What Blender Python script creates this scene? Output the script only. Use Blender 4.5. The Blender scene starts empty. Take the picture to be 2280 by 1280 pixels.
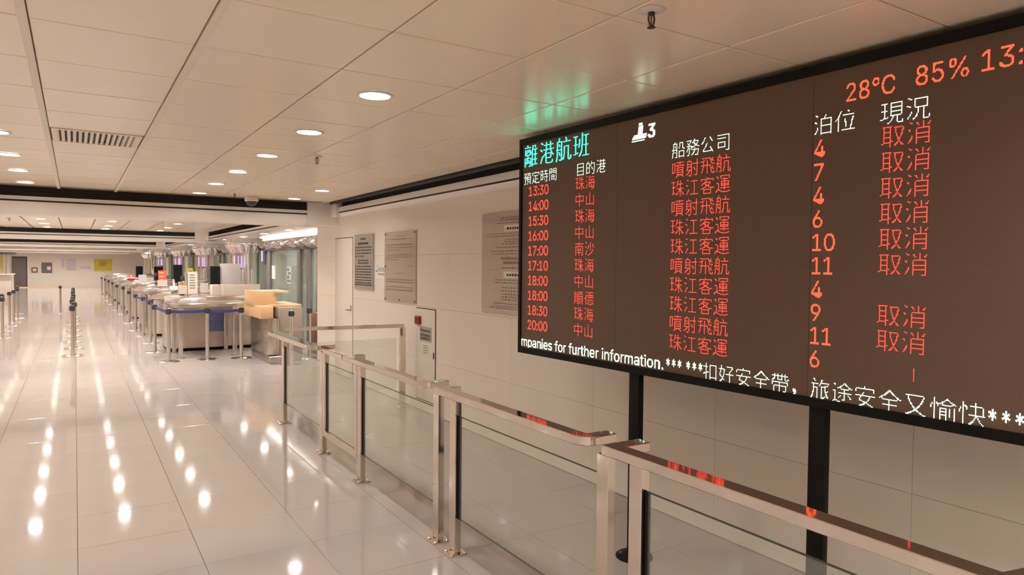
import bpy, bmesh, math, random
from mathutils import Vector, Matrix
random.seed(7)
PI = math.pi
C = bpy.context.scene.collection
sc = bpy.context.scene

# ------------------------------------------------------------------ camera
CAM_H = 1.65
cam_d = bpy.data.cameras.new('camera'); cam = bpy.data.objects.new('camera', cam_d); C.objects.link(cam)
R_ = Vector((0.84231927, -0.53891069, 0.00857362))
U_ = Vector((0.00948625, 0.03072797, 0.99948277))
F_ = Vector((0.53889540, 0.84180227, -0.03099500))
cam.matrix_world = Matrix(((R_.x, U_.x, -F_.x, 0), (R_.y, U_.y, -F_.y, 0), (R_.z, U_.z, -F_.z, CAM_H), (0, 0, 0, 1)))
cam_d.sensor_fit = 'HORIZONTAL'; cam_d.sensor_width = 36.0
cam_d.lens = 1521.548 / 2280.0 * 36.0
cam_d.clip_start = 0.05; cam_d.clip_end = 200
sc.camera = cam

# ------------------------------------------------------------------ world, exposure
w = bpy.data.worlds.new('World'); sc.world = w; w.use_nodes = True
w.node_tree.nodes['Background'].inputs[0].default_value = (0.9, 0.8, 0.7, 1)
w.node_tree.nodes['Background'].inputs[1].default_value = 0.3
sc.view_settings.view_transform = 'Standard'
sc.view_settings.look = 'None'
sc.view_settings.exposure = 0.0
sc.view_settings.gamma = 1.0
sc.view_settings.use_curve_mapping = False
LAMP = 212.0          # emission of the downlight lenses
sc.cycles.max_bounces = 12
sc.cycles.diffuse_bounces = 8
sc.cycles.glossy_bounces = 6
sc.cycles.transparent_max_bounces = 24
sc.cycles.use_denoising = True
sc.cycles.sample_clamp_indirect = 8.0
sc.cycles.caustics_reflective = True

# ------------------------------------------------------------------ materials
def srgb(r, g, b):
    f = lambda c: (c/255/12.92 if c/255 <= .04045 else ((c/255+.055)/1.055)**2.4)
    return (f(r), f(g), f(b), 1)
MATS = {}
def mat(name, col, rough=.5, metal=0.0, spec=.5, emit=0, noise=0.0, nscale=8.0, rnoise=0.0, bump=0.0, bscale=40.0, stretch=None, coat=0.0, ecol=None):
    m = bpy.data.materials.new(name); m.use_nodes = True
    nt = m.node_tree; b = nt.nodes['Principled BSDF']
    if len(col) == 3: col = (*col, 1)
    b.inputs['Base Color'].default_value = col
    b.inputs['Roughness'].default_value = rough
    b.inputs['Metallic'].default_value = metal
    b.inputs['Specular IOR Level'].default_value = spec
    b.inputs['Coat Weight'].default_value = coat
    if emit:
        b.inputs['Emission Color'].default_value = ecol or col; b.inputs['Emission Strength'].default_value = emit
    if noise or rnoise or bump:
        tc = nt.nodes.new('ShaderNodeTexCoord'); mp = nt.nodes.new('ShaderNodeMapping')
        nt.links.new(tc.outputs['Object'], mp.inputs[0])
        if stretch: mp.inputs['Scale'].default_value = stretch
        n = nt.nodes.new('ShaderNodeTexNoise'); n.inputs['Scale'].default_value = nscale; n.inputs['Detail'].default_value = 4
        nt.links.new(mp.outputs[0], n.inputs['Vector'])
        if noise:
            mr = nt.nodes.new('ShaderNodeMapRange'); mr.inputs['To Min'].default_value = 1-noise; mr.inputs['To Max'].default_value = 1+noise
            nt.links.new(n.outputs['Fac'], mr.inputs['Value'])
            vm = nt.nodes.new('ShaderNodeVectorMath'); vm.operation = 'SCALE'
            vm.inputs[0].default_value = col[:3]; nt.links.new(mr.outputs[0], vm.inputs['Scale'])
            nt.links.new(vm.outputs[0], b.inputs['Base Color'])
        if rnoise:
            mr = nt.nodes.new('ShaderNodeMapRange'); mr.inputs['To Min'].default_value = max(rough-rnoise, 0); mr.inputs['To Max'].default_value = rough+rnoise
            nt.links.new(n.outputs['Fac'], mr.inputs['Value']); nt.links.new(mr.outputs[0], b.inputs['Roughness'])
        if bump:
            n2 = nt.nodes.new('ShaderNodeTexNoise'); n2.inputs['Scale'].default_value = bscale; n2.inputs['Detail'].default_value = 2
            nt.links.new(mp.outputs[0], n2.inputs['Vector'])
            bp = nt.nodes.new('ShaderNodeBump'); bp.inputs['Strength'].default_value = bump; bp.inputs['Distance'].default_value = .01
            nt.links.new(n2.outputs['Fac'], bp.inputs['Height']); nt.links.new(bp.outputs[0], b.inputs['Normal'])
    MATS[name] = m
    return m
def glass(name, tint, refl=1.0, haze=0.0):
    """thin pane: see-through with a tint, fresnel mirror reflection and a pale diffuse veil painting in the haze of reflected walls"""
    m = bpy.data.materials.new(name); m.use_nodes = True; nt = m.node_tree; nt.nodes.clear()
    out = nt.nodes.new('ShaderNodeOutputMaterial'); tr = nt.nodes.new('ShaderNodeBsdfTransparent'); tr.inputs[0].default_value = (*tint, 1)
    gl = nt.nodes.new('ShaderNodeBsdfGlossy'); gl.inputs['Roughness'].default_value = .02
    lw = nt.nodes.new('ShaderNodeLayerWeight'); lw.inputs[0].default_value = .5
    pw = nt.nodes.new('ShaderNodeMath'); pw.operation = 'POWER'; pw.inputs[1].default_value = 5; nt.links.new(lw.outputs['Facing'], pw.inputs[0])
    fr = nt.nodes.new('ShaderNodeMath'); fr.operation = 'MULTIPLY_ADD'; fr.inputs[1].default_value = .8; fr.inputs[2].default_value = .035; nt.links.new(pw.outputs[0], fr.inputs[0])
    mu = nt.nodes.new('ShaderNodeMath'); mu.operation = 'MULTIPLY'; mu.inputs[1].default_value = refl; nt.links.new(fr.outputs[0], mu.inputs[0])
    df = nt.nodes.new('ShaderNodeBsdfDiffuse'); df.inputs[0].default_value = (.72, .78, .7, 1)  # pale diffuse colour mixed in to paint the haze of reflected walls
    m1 = nt.nodes.new('ShaderNodeMixShader'); m1.inputs[0].default_value = haze
    nt.links.new(tr.outputs[0], m1.inputs[1]); nt.links.new(df.outputs[0], m1.inputs[2])
    m2 = nt.nodes.new('ShaderNodeMixShader'); nt.links.new(mu.outputs[0], m2.inputs[0])
    nt.links.new(m1.outputs[0], m2.inputs[1]); nt.links.new(gl.outputs[0], m2.inputs[2]); nt.links.new(m2.outputs[0], out.inputs[0])
    return m

M_floor = mat('polished_porcelain', (.435, .372, .338), .075, spec=.62, noise=.03, nscale=1.3, rnoise=.012)
M_grout = mat('floor_grout', (.34, .28, .23), .7)
M_ceil = mat('painted_metal_tile', (.93, .81, .64), .25, spec=.62, noise=.02, nscale=2.0)
M_tbar = mat('ceiling_grid_paint', (.86, .76, .63), .4)
M_cback = mat('ceiling_void', (.30, .22, .15), .8)
M_wall = mat('glossy_wall_panel', (.84, .77, .675), .16, spec=.45, noise=.02, nscale=1.0)
M_wallgap = mat('wall_joint', (.66, .58, .49), .6)
M_beam = mat('beam_gloss_paint', (.93, .885, .83), .2, spec=.5)
M_slot = mat('black_slot', (.012, .010, .009), .6)
M_black = mat('black_powder_coat', (.005, .005, .004), .5, spec=.2)
M_rail = mat('polished_steel', (.80, .73, .665), .07, metal=1.0, noise=.03, nscale=5)
M_steel = mat('brushed_steel', (.60, .55, .50), .26, metal=1.0, noise=.06, nscale=14, stretch=(1, 1, 8))
M_steel2 = mat('satin_steel', (.72, .67, .63), .18, metal=1.0, noise=.04, nscale=9)
M_chrome = mat('chrome', (.86, .83, .81), .05, metal=1.0)
M_beige = mat('beige_laminate', (.60, .49, .41), .3, noise=.03, nscale=6)
M_tan2 = mat('brown_laminate', (.30, .24, .19), .35, noise=.04, nscale=5)
M_cream = mat('cream_panel', (.66, .56, .47), .35)
M_wood = mat('maple_veneer', (.66, .42, .22), .35, noise=.10, nscale=7, stretch=(1, 1, 9))
M_brown = mat('brown_wood', (.22, .11, .05), .4, noise=.25, nscale=6, stretch=(6, 6, 1))
M_paper = mat('white_paper', (.80, .76, .70), .6)
M_plate = mat('engraved_metal_plaque', (.45, .41, .36), .25, metal=.25, noise=.03, nscale=6)
M_plate2 = mat('pale_metal_plaque', (.56, .47, .42), .17, metal=.3, noise=.03, nscale=4)
M_ink = mat('dark_print', (.05, .045, .04), .6)
M_ink2 = mat('faded_print', (.20, .15, .12), .5)
M_red = mat('red_plastic', (.42, .02, .02), .4)
M_orange = mat('orange_red_card', (.80, .12, .05), .5)
M_yellow = mat('yellow_card', (.62, .50, .03), .5)
M_blue = mat('blue_webbing', (.035, .045, .22), .6)
M_tan = mat('tan_webbing', (.62, .38, .20), .6)
M_dgrey = mat('dark_grey_plastic', (.04, .038, .036), .4)
M_grey = mat('mid_grey_paint', (.17, .15, .135), .45)
M_lgrey = mat('light_grey_plastic', (.62, .57, .57), .4)
M_white = mat('white_plastic', (.75, .72, .68), .4)
M_bluegrey = mat('blue_poster', (.13, .16, .32), .5, noise=.5, nscale=9)
M_teal = mat('teal_glass_rim', (.22, .40, .38), .2)
M_lens = mat('downlight_lens', (1, 1, 1), .5, emit=LAMP, ecol=(1.0, .985, .94, 1))
def beam_angle(m, e0, n, e1):
    # a reflector downlight: brightest straight down, falling off towards the sides
    nt = m.node_tree; b = nt.nodes['Principled BSDF']; g = nt.nodes.new('ShaderNodeNewGeometry'); d = nt.nodes.new('ShaderNodeVectorMath'); d.operation = 'DOT_PRODUCT'
    nt.links.new(g.outputs['Incoming'], d.inputs[0]); nt.links.new(g.outputs['Normal'], d.inputs[1])
    a = nt.nodes.new('ShaderNodeMath'); a.operation = 'ABSOLUTE'; nt.links.new(d.outputs['Value'], a.inputs[0])
    q = nt.nodes.new('ShaderNodeMath'); q.operation = 'POWER'; q.inputs[1].default_value = n; nt.links.new(a.outputs[0], q.inputs[0])
    k = nt.nodes.new('ShaderNodeMath'); k.operation = 'MULTIPLY_ADD'; k.inputs[1].default_value = e0; k.inputs[2].default_value = e1; nt.links.new(q.outputs[0], k.inputs[0])
    nt.links.new(k.outputs[0], b.inputs['Emission Strength'])
beam_angle(M_lens, LAMP, 1.8, 1.2)
M_lens2 = mat('downlight_lens_bright', (1, 1, 1), .5, emit=LAMP, ecol=(1.0, .99, .97, 1))
beam_angle(M_lens2, LAMP*2.8, 2.0, 1.2)
M_ring = mat('downlight_ring', (.75, .70, .64), .3)
M_cove = mat('cove_light', (1, 1, 1), .5, emit=6.0, ecol=(1.0, .95, .88, 1))
M_purple = mat('added_violet_tube', (.3, .2, .9), .5, emit=2.6, ecol=(.36, .26, 1.0, 1))  # glow of the added tubes that imitate violet reflections
M_glass = glass('barrier_glass', (.98, .99, .965), 1.0, .10)
M_gedge = mat('glass_edge', (.05, .055, .04), .25)
M_gwall = glass('lobby_glass', (.72, .84, .80), 1.2, .30)
M_led_r = mat('led_red', (.02, .01, .01), .5, emit=3.6, ecol=(1.0, .052, .034, 1))
M_led_o = mat('led_orange', (.02, .01, .01), .5, emit=3.6, ecol=(1.0, .085, .038, 1))
M_led_w = mat('led_white', (.02, .02, .02), .5, emit=3.4, ecol=(.70, 1.0, .78, 1))
M_led_g = mat('led_green', (.01, .02, .02), .5, emit=26.0, ecol=(.009, .50, .30, 1))
# the unlit LED modules: dark taupe with a fine lattice of black lamp cups, 4 mm apart
M_screen = mat('led_module_face', (.085, .058, .042), .5, spec=.22)
def lattice(m, c1, c2, pitch):
    nt = m.node_tree; b = nt.nodes['Principled BSDF']; tc = nt.nodes.new('ShaderNodeTexCoord'); sp = nt.nodes.new('ShaderNodeSeparateXYZ')
    nt.links.new(tc.outputs['Object'], sp.inputs[0]); outs = []
    for ax in ('X', 'Z'):
        a = nt.nodes.new('ShaderNodeMath'); a.operation = 'MULTIPLY'; a.inputs[1].default_value = 2*PI/pitch; nt.links.new(sp.outputs[ax], a.inputs[0])
        s = nt.nodes.new('ShaderNodeMath'); s.operation = 'COSINE'; nt.links.new(a.outputs[0], s.inputs[0]); outs.append(s)
    ad = nt.nodes.new('ShaderNodeMath'); ad.operation = 'ADD'; nt.links.new(outs[0].outputs[0], ad.inputs[0]); nt.links.new(outs[1].outputs[0], ad.inputs[1])
    mr = nt.nodes.new('ShaderNodeMapRange'); mr.inputs['From Min'].default_value = -2; mr.inputs['From Max'].default_value = 2; nt.links.new(ad.outputs[0], mr.inputs['Value'])
    mx = nt.nodes.new('ShaderNodeMix'); mx.data_type = 'RGBA'; mx.inputs[6].default_value = c1; mx.inputs[7].default_value = c2
    nt.links.new(mr.outputs[0], mx.inputs[0]); nt.links.new(mx.outputs[2], b.inputs['Base Color'])
lattice(M_screen, (.205, .133, .094, 1), (.100, .063, .044, 1), .00402)

# ------------------------------------------------------------------ helpers
def box(bm, x0, y0, z0, x1, y1, z1, bev=0.0, seg=2):
    vs = [bm.verts.new(p) for p in ((x0,y0,z0),(x1,y0,z0),(x1,y1,z0),(x0,y1,z0),(x0,y0,z1),(x1,y0,z1),(x1,y1,z1),(x0,y1,z1))]
    fs = [bm.faces.new([vs[i] for i in f]) for f in ((0,3,2,1),(4,5,6,7),(0,1,5,4),(1,2,6,5),(2,3,7,6),(3,0,4,7))]
    if bev:
        es = list({e for f in fs for e in f.edges})
        bmesh.ops.bevel(bm, geom=es, offset=bev, segments=seg, affect='EDGES', profile=.5)
def prism(bm, pts, z0, z1, axis='z'):
    """extrude a closed outline; axis gives the extrusion direction"""
    def mk(p, h):
        if axis == 'z': return (p[0], p[1], h)
        if axis == 'x': return (h, p[0], p[1])
        return (p[0], h, p[1])
    a = [bm.verts.new(mk(p, z0)) for p in pts]; b = [bm.verts.new(mk(p, z1)) for p in pts]
    n = len(pts)
    bm.faces.new(a[::-1]); bm.faces.new(b)
    for i in range(n): bm.faces.new((a[i], a[(i+1) % n], b[(i+1) % n], b[i]))
    bmesh.ops.recalc_face_normals(bm, faces=bm.faces[:])
def lathe(bm, prof, seg=24, cx=0, cy=0, wave=None):
    rings = []
    for r, z in prof:
        rings.append([bm.verts.new((cx+r*math.cos(2*PI*i/seg)*(1+(wave(i, z) if wave else 0)), cy+r*math.sin(2*PI*i/seg)*(1+(wave(i, z) if wave else 0)), z)) for i in range(seg)])
    for a, b in zip(rings, rings[1:]):
        for i in range(seg): bm.faces.new((a[i], a[(i+1) % seg], b[(i+1) % seg], b[i]))
    bm.faces.new(rings[0][::-1]); bm.faces.new(rings[-1])
    bmesh.ops.recalc_face_normals(bm, faces=bm.faces[:])
def obj(name, bm, m, parent=None, smooth=False, loc=None, kind=None, bevel=0):
    me = bpy.data.meshes.new(name)
    if isinstance(bm, bpy.types.Mesh): me = bm
    else:
        bmesh.ops.recalc_face_normals(bm, faces=bm.faces[:])
        bm.to_mesh(me); bm.free()
        me.materials.append(m)
        if smooth:
            for p in me.polygons: p.use_smooth = True
            try: me.set_sharp_from_angle(angle=math.radians(38))
            except Exception: pass
    o = bpy.data.objects.new(name, me); C.objects.link(o)
    if parent: o.parent = parent
    if loc: o.location = loc
    if kind: o['kind'] = kind
    if name in ('engraved_lines', 'printed_text', 'dome_nuts', 'bolts'): o['kind'] = 'stuff'   # marks too small to pick apart
    return o
def new(): return bmesh.new()
def bx(name, m, c, parent=None, bev=0.0, smooth=False, kind=None):
    bm = new(); box(bm, *c, bev=bev); return obj(name, bm, m, parent, smooth=bool(bev) or smooth, kind=kind)
def tag(o, label, cat, group=None):
    o['label'] = label; o['category'] = cat
    if group: o['group'] = group
    return o
def thing(name, label, cat, loc=(0,0,0), rotz=0, group=None):
    o = bpy.data.objects.new(name, None); C.objects.link(o); o.location = loc; o.rotation_euler = (0, 0, rotz)
    o.empty_display_size = .1
    return tag(o, label, cat, group)
def dup(root, loc=None, rotz=None, label=None, group=None):
    r = root.copy(); C.objects.link(r)
    if loc is not None: r.location = loc
    if rotz is not None: r.rotation_euler = (0, 0, rotz)
    if label: r['label'] = label
    if group: r['group'] = group
    def kids(src, dst):
        for ch in list(src.children):
            c = ch.copy(); C.objects.link(c); c.parent = dst; kids(ch, c)
    kids(root, r)
    return r
ORD = ['nearest', 'second', 'third', 'fourth', 'fifth', 'sixth', 'seventh', 'eighth', 'ninth', 'tenth', 'eleventh', 'twelfth']

# ================================================================== THE SETTING
ZC = 2.547            # ceiling of the near bay
XW = 3.317            # plane of the right-hand wall
YB = 10.04            # face of the first cross beam
YF = 53.5             # far wall
XL, YBK = -7.2, -3.6  # left and back walls, outside the frame

# ---- floor: a grout bed with a tile on every square
T = .589
floor = bx('floor', M_grout, (XL-.2, YBK-.2, -.12, 9.2, YF+.2, -.012), kind='structure')
def tile_mesh(name, sx, sy, th, m, bev=.0025):
    bm = new(); box(bm, -sx/2, -sy/2, -th, sx/2, sy/2, 0)
    bmesh.ops.bevel(bm, geom=[e for e in bm.edges if all(v.co.z > -.0001 for v in e.verts)], offset=bev, segments=1, affect='EDGES')
    me = bpy.data.meshes.new(name); bm.to_mesh(me); bm.free(); me.materials.append(m); return me
ft = tile_mesh('floor_tile', T-.0025, T-.0025, .012, M_floor, .0008)
y_first = 2.846 - 4*T
NX0, NX1, NY = -7, 6, 16
def ftile_ok(cx, cy):
    dep = cx*F_.x+cy*F_.y
    if dep < .6: return False
    px = 1140+1521.5*(cx*R_.x+cy*R_.y)/dep
    return -120 < px < 2450
nt_ = 0
rest = []
for j in range(0, 90):
    for i in range(-13, 16):
        cx, cy = (i+.5)*T, y_first+(j+.5)*T
        if cx > 9 or cy > YF: continue
        if NX0 <= i < NX1 and j < NY+4 and cy > 0.2 and ftile_ok(cx, cy) and nt_ < 240 and not (cx > XW and cy < 11):
            o = obj('tile', ft, None, floor); o.location = (cx, cy, 0)
            o.rotation_euler = (random.gauss(0, .0006), random.gauss(0, .0006), 0); nt_ += 1
        else: rest.append((cx, cy))
for j in range(-7, 0):
    for i in range(-13, 6): rest.append(((i+.5)*T, y_first+(j+.5)*T))
bm = new()
for cx, cy in rest:
    h = T/2-.0012; a, b = random.gauss(0, .0005)*h, random.gauss(0, .0005)*h
    v = [bm.verts.new((cx+sx*h, cy+sy*h, -.0004+a*sx+b*sy)) for sx, sy in ((-1,-1),(1,-1),(1,1),(-1,1))]
    bm.faces.new(v)
obj('distant_tiles', bm, M_floor, floor, kind='stuff')

# ---- near ceiling bay: backing slab, every tile its own piece, two broad grid bars
XE = 3.075             # where the tiles stop and the air slot begins
ceil = bx('ceiling', M_cback, (XL-.2, YBK-.2, ZC+.014, XE+.005, YB+.02, ZC+.12), kind='structure')
AX, AY, X0, Y0 = .5985, .6018, -.1535, 2.494
ct = tile_mesh('ceiling_tile', AX-.010, AY-.010, .013, M_ceil, .003)
cte = tile_mesh('ceiling_tile_cut', XE-(X0+AX*5)-.008, AY-.010, .013, M_ceil, .003)
ctw = tile_mesh('ceiling_tile_narrow', AX-.042, AY-.010, .013, M_ceil, .003)
GR = (0, 5)            # column, row of the air grille
far_tiles = []
for j in range(-10, 13):
    for i in range(-12, 6):
        cx, cy = X0+AX*(i+.5), Y0+AY*(j+.5)
        if cy+AY/2 > YB+.1: continue
        if (i, j) == GR: continue
        nar = i == 0
        if i == 5: cx = (XE+X0+AX*5)/2
        dep = cx*F_.x+cy*F_.y
        px = 1140+1521.5*(cx*R_.x+cy*R_.y)/dep if dep > .3 else -999
        if -350 < px < 2700 and cx < 3.3 and cy > .9:
            o = obj('ceiling_tile', ctw if nar else cte if i == 5 else ct, None, ceil)
            o.location = (cx, cy, ZC+random.uniform(-.0006, .0006)); o.rotation_euler = (PI+random.gauss(0, .0008), random.gauss(0, .0008), 0)
        else: far_tiles.append((cx, cy, .115 if i == 5 else .295))
bm = new()
for cx, cy, hx_ in far_tiles:
    h = .295; v = [bm.verts.new((cx+sx*hx_, cy+sy*h, ZC)) for sx, sy in ((-1,1),(1,1),(1,-1),(-1,-1))]; bm.faces.new(v)
obj('ceiling_tiles_overhead', bm, M_ceil, ceil, kind='stuff')
for i in (0, 1): bx('grid_bar', M_tbar, (X0+AX*i-.016, YBK, ZC-.0015, X0+AX*i+.016, YB, ZC+.012), ceil)

# ---- later ceiling bays, seen at a grazing angle
ZD = 2.50
BEAMS = [10.04, 20.6, 31.2, 41.8, 52.2]
bm = new()
for k in range(4):
    y0, y1 = BEAMS[k]+.75, BEAMS[k+1]
    x = -.84-.5985*10
    while x < 2.95:
        y = y0
        while y < y1-.05:
            x1, y2 = min(x+.589, 3.08), min(y+.594, y1)
            v = [bm.verts.new(p) for p in ((x+.005, y2, ZD), (x1-.005, y2, ZD), (x1-.005, y, ZD), (x+.005, y, ZD))]; bm.faces.new(v)
            y += .6
        x += .5985
far_ceil = bx('ceiling', M_cback, (XL-.2, YB+.3, ZD+.012, 3.2, YF+.2, ZD+.1), kind='structure')
obj('ceiling_tiles_beyond', bm, M_ceil, far_ceil, kind='stuff')
ZLB = 2.30             # lower ceiling over the passage behind the counters
bx('ceiling', M_beam, (3.11, YB+.70, ZLB, 9.2, YF+.2, ZLB+.32), kind='structure')

# ---- beams: black slot on top, white lip, dark line, curved glossy underside
def beam_parts(name, p0, p1, zc, inward, wid, bot):
    """p0->p1: ground line of the visible face; inward: unit vector away from the viewer's bay; bot: height of the underside"""
    p0, p1, n = Vector(p0), Vector(p1), Vector(inward); d = (p1-p0); L = d.length; d.normalize()
    top = zc-.172; h = top-bot
    prof = [(0.0, zc-.107), (.0, zc-.146), (.012, zc-.150), (.012, zc-.168), (0, zc-.172)]
    r = min(.2, wid*.4)
    prof += [(r*(1-math.cos(a))+.0, top-h*math.sin(a)) for a in [PI/2*i/8 for i in range(1, 9)]]
    prof += [(wid-.12, bot+.02), (wid, bot+.06), (wid, zc+.06), (.10, zc+.06), (.10, zc-.107)]
    bm = new(); a = []; b = []
    for s, z in prof:
        for arr, q in ((a, p0), (b, p1)):
            v = q+n*s; arr.append(bm.verts.new((v.x, v.y, z)))
    m = len(prof)
    bm.faces.new(a); bm.faces.new(b[::-1])
    for i in range(m): bm.faces.new((a[i], a[(i+1) % m], b[(i+1) % m], b[i]))
    root = obj(name, bm, M_beam, None, smooth=True, kind='structure')
    bm = new(); q = [p0+n*.03, p1+n*.03, p1+n*.1, p0+n*.1]
    prism(bm, [(v.x, v.y) for v in q], zc-.108, zc+.012)
    obj('slot', bm, M_slot, root)
    for k in range(3):
        bm = new(); q = [p0+n*.012, p1+n*.012, p1+n*.028, p0+n*.028]
        prism(bm, [(v.x, v.y) for v in q], zc-.088+.03*k, zc-.085+.03*k); obj('louvre_blade', bm, M_dgrey, root)
    bm = new(); q = [p0+n*.0115, p1+n*.0115, p1+n*.0135, p0+n*.0135]
    prism(bm, [(v.x, v.y) for v in q], zc-.168, zc-.150); obj('shadow_line', bm, M_slot, root)
    return root
beam_parts('trim_1', (XL, YB), (2.87, YB), ZC, (0, 1), .75, 2.212)
for k in range(1, 5): beam_parts('trim_%d' % (k+3), (XL, BEAMS[k]), (2.80, BEAMS[k]), ZD, (0, 1), .75, 2.225)
# side edges of the later bays, down to the lower passage ceiling
for k in range(4): beam_parts('trim_%d' % (k+9), (3.08, BEAMS[k+1]-.35), (3.08, BEAMS[k]+1.2), ZD, (1, 0), .10, ZLB-.004)
# right-hand edge of the near bay: black air slot over a shallow moulding on the wall
XT = 3.25
side = bx('trim_2', M_slot, (XE+.003, YBK, 2.60, XW+.1, YB, 2.66), kind='structure')
bx('slot_back', M_slot, (XW-.01, YBK, 2.45, XW+.05, 9.78, 2.61), side)
bx('slot_edge', M_beam, (XE-.002, YBK, ZC-.001, XE+.006, YB, 2.61), side)
for k in range(4): bx('louvre_blade', M_dgrey, (XE+.045+.05*k, YBK, 2.515+.012*k, XE+.049+.05*k, 9.78, 2.56+.01*k), side)
bm = new(); prof = [(XT, 2.490), (XT-.004, 2.486), (XT-.004, 2.424), (XT+.008, 2.420), (XT+.008, 2.406), (XT, 2.402), (XT+.004, 2.385), (XT+.016, 2.368), (XT+.040, 2.352), (XW+.002, 2.346), (XW+.05, 2.346), (XW+.05, 2.490)]
prism(bm, prof, YBK, YB, axis='y'); obj('moulding', bm, M_beam, side, smooth=True)
bx('shadow_line', M_slot, (XT+.0055, YBK, 2.405, XT+.0075, 9.80, 2.421), side)
# blank corner blocks where a cross beam meets the side
def corner(name, y, zc, bot):
    bm = new(); box(bm, 2.87 if zc > 2.51 else 2.80, y-.004, bot, 3.34, y+.76, zc+.05, bev=.012)
    r = obj(name, bm, M_beam, smooth=True, kind='structure')
    x0 = 3.06 if zc > 2.51 else 3.07
    bm = new(); box(bm, x0+(.15 if zc > 2.51 else 0), y-(.26 if zc > 2.51 else .36), zc-.20, 3.33, y+.05, zc+.05, bev=.012); obj('corner_piece', bm, M_beam, r, smooth=True)
corner('trim_3', YB, ZC, 2.235)
for k in range(1, 5): corner('trim_%d' % (k+13), BEAMS[k], ZD, 2.235)

# ---- right-hand wall built of glossy panels
wall = bx('wall_right', M_wallgap, (XW+.012, YBK, 0, XW+.2, 11.03, ZC+.05), kind='structure')
wm = {}
zr = [0.004, .593, 1.183, 1.773, 2.363]
ys = [2.846+1.178*k for k in range(-5, 7)]+[11.03]
for a, b in zip(ys, ys[1:]):
    for z0, z1 in zip(zr, zr[1:]):
        key = (round(b-a, 3), round(z1-z0, 3))
        if key not in wm:
            hy, hz = key[0]/2-.0008, key[1]/2-.0008
            bm = new(); box(bm, 0, -hy, -hz, .0125, hy, hz, bev=.0008, seg=1)
            me = bpy.data.meshes.new('wall_panel'); bm.to_mesh(me); bm.free(); me.materials.append(M_wall); wm[key] = me
        o = obj('wall_panel', wm[key], None, wall); o.location = (XW, (a+b)/2, (z0+z1)/2)
        o.rotation_euler = (0, random.gauss(0, .0006), random.gauss(0, .0006))
bx('wall_end', M_wall, (XW, 11.03, 0, XW+.2, 11.05, 2.36), wall)
bx('upper_band', M_beam, (XW, YBK, 2.364, XW+.015, 11.03, 2.61), wall)
bx('wall_back', M_wall, (XL-.2, YBK-.2, 0, XW+.2, YBK, 2.7), kind='structure')
bx('wall_left', M_wall, (XL-.2, YBK, 0, XL, YF+.2, 2.7), kind='structure')
far = bx('wall_far', M_wall, (XL, YF, 0, 9.2, YF+.2, 2.7), kind='structure')
bx('wall_lobby', M_wall, (9.0, 11.0, 0, 9.2, YF, 2.30), kind='structure')
bx('wall_lobby_end', M_wall, (XW+.2, 10.9, 0, 9.0, 11.03, 2.30), kind='structure')

# service door in the panel wall
door = bx('door_1', M_slot, (XW-.001, 9.352, .012, XW+.004, 10.136, 2.047), kind='structure')
bx('door_leaf', M_wall, (XW-.007, 9.362, .022, XW+.003, 10.126, 2.037), door, bev=.002)
bm = new(); box(bm, XW-.016, 9.398, .99, XW-.006, 9.428, 1.075, bev=.002); box(bm, XW-.05, 9.405, 1.0, XW-.014, 9.42, 1.018, bev=.003); box(bm, XW-.052, 9.405, 1.0, XW-.04, 9.52, 1.018, bev=.003)
obj('lever_handle', bm, M_steel, door, smooth=True)['label'] = 'steel lever handle'
# far door
d2 = bx('door_2', M_dgrey, (-3.44, YF-.03, 0, -2.55, YF, 2.0), kind='structure')
bx('door_leaf', M_grey, (-3.40, YF-.05, 0.01, -2.60, YF-.029, 1.95), d2, bev=.004)

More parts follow.
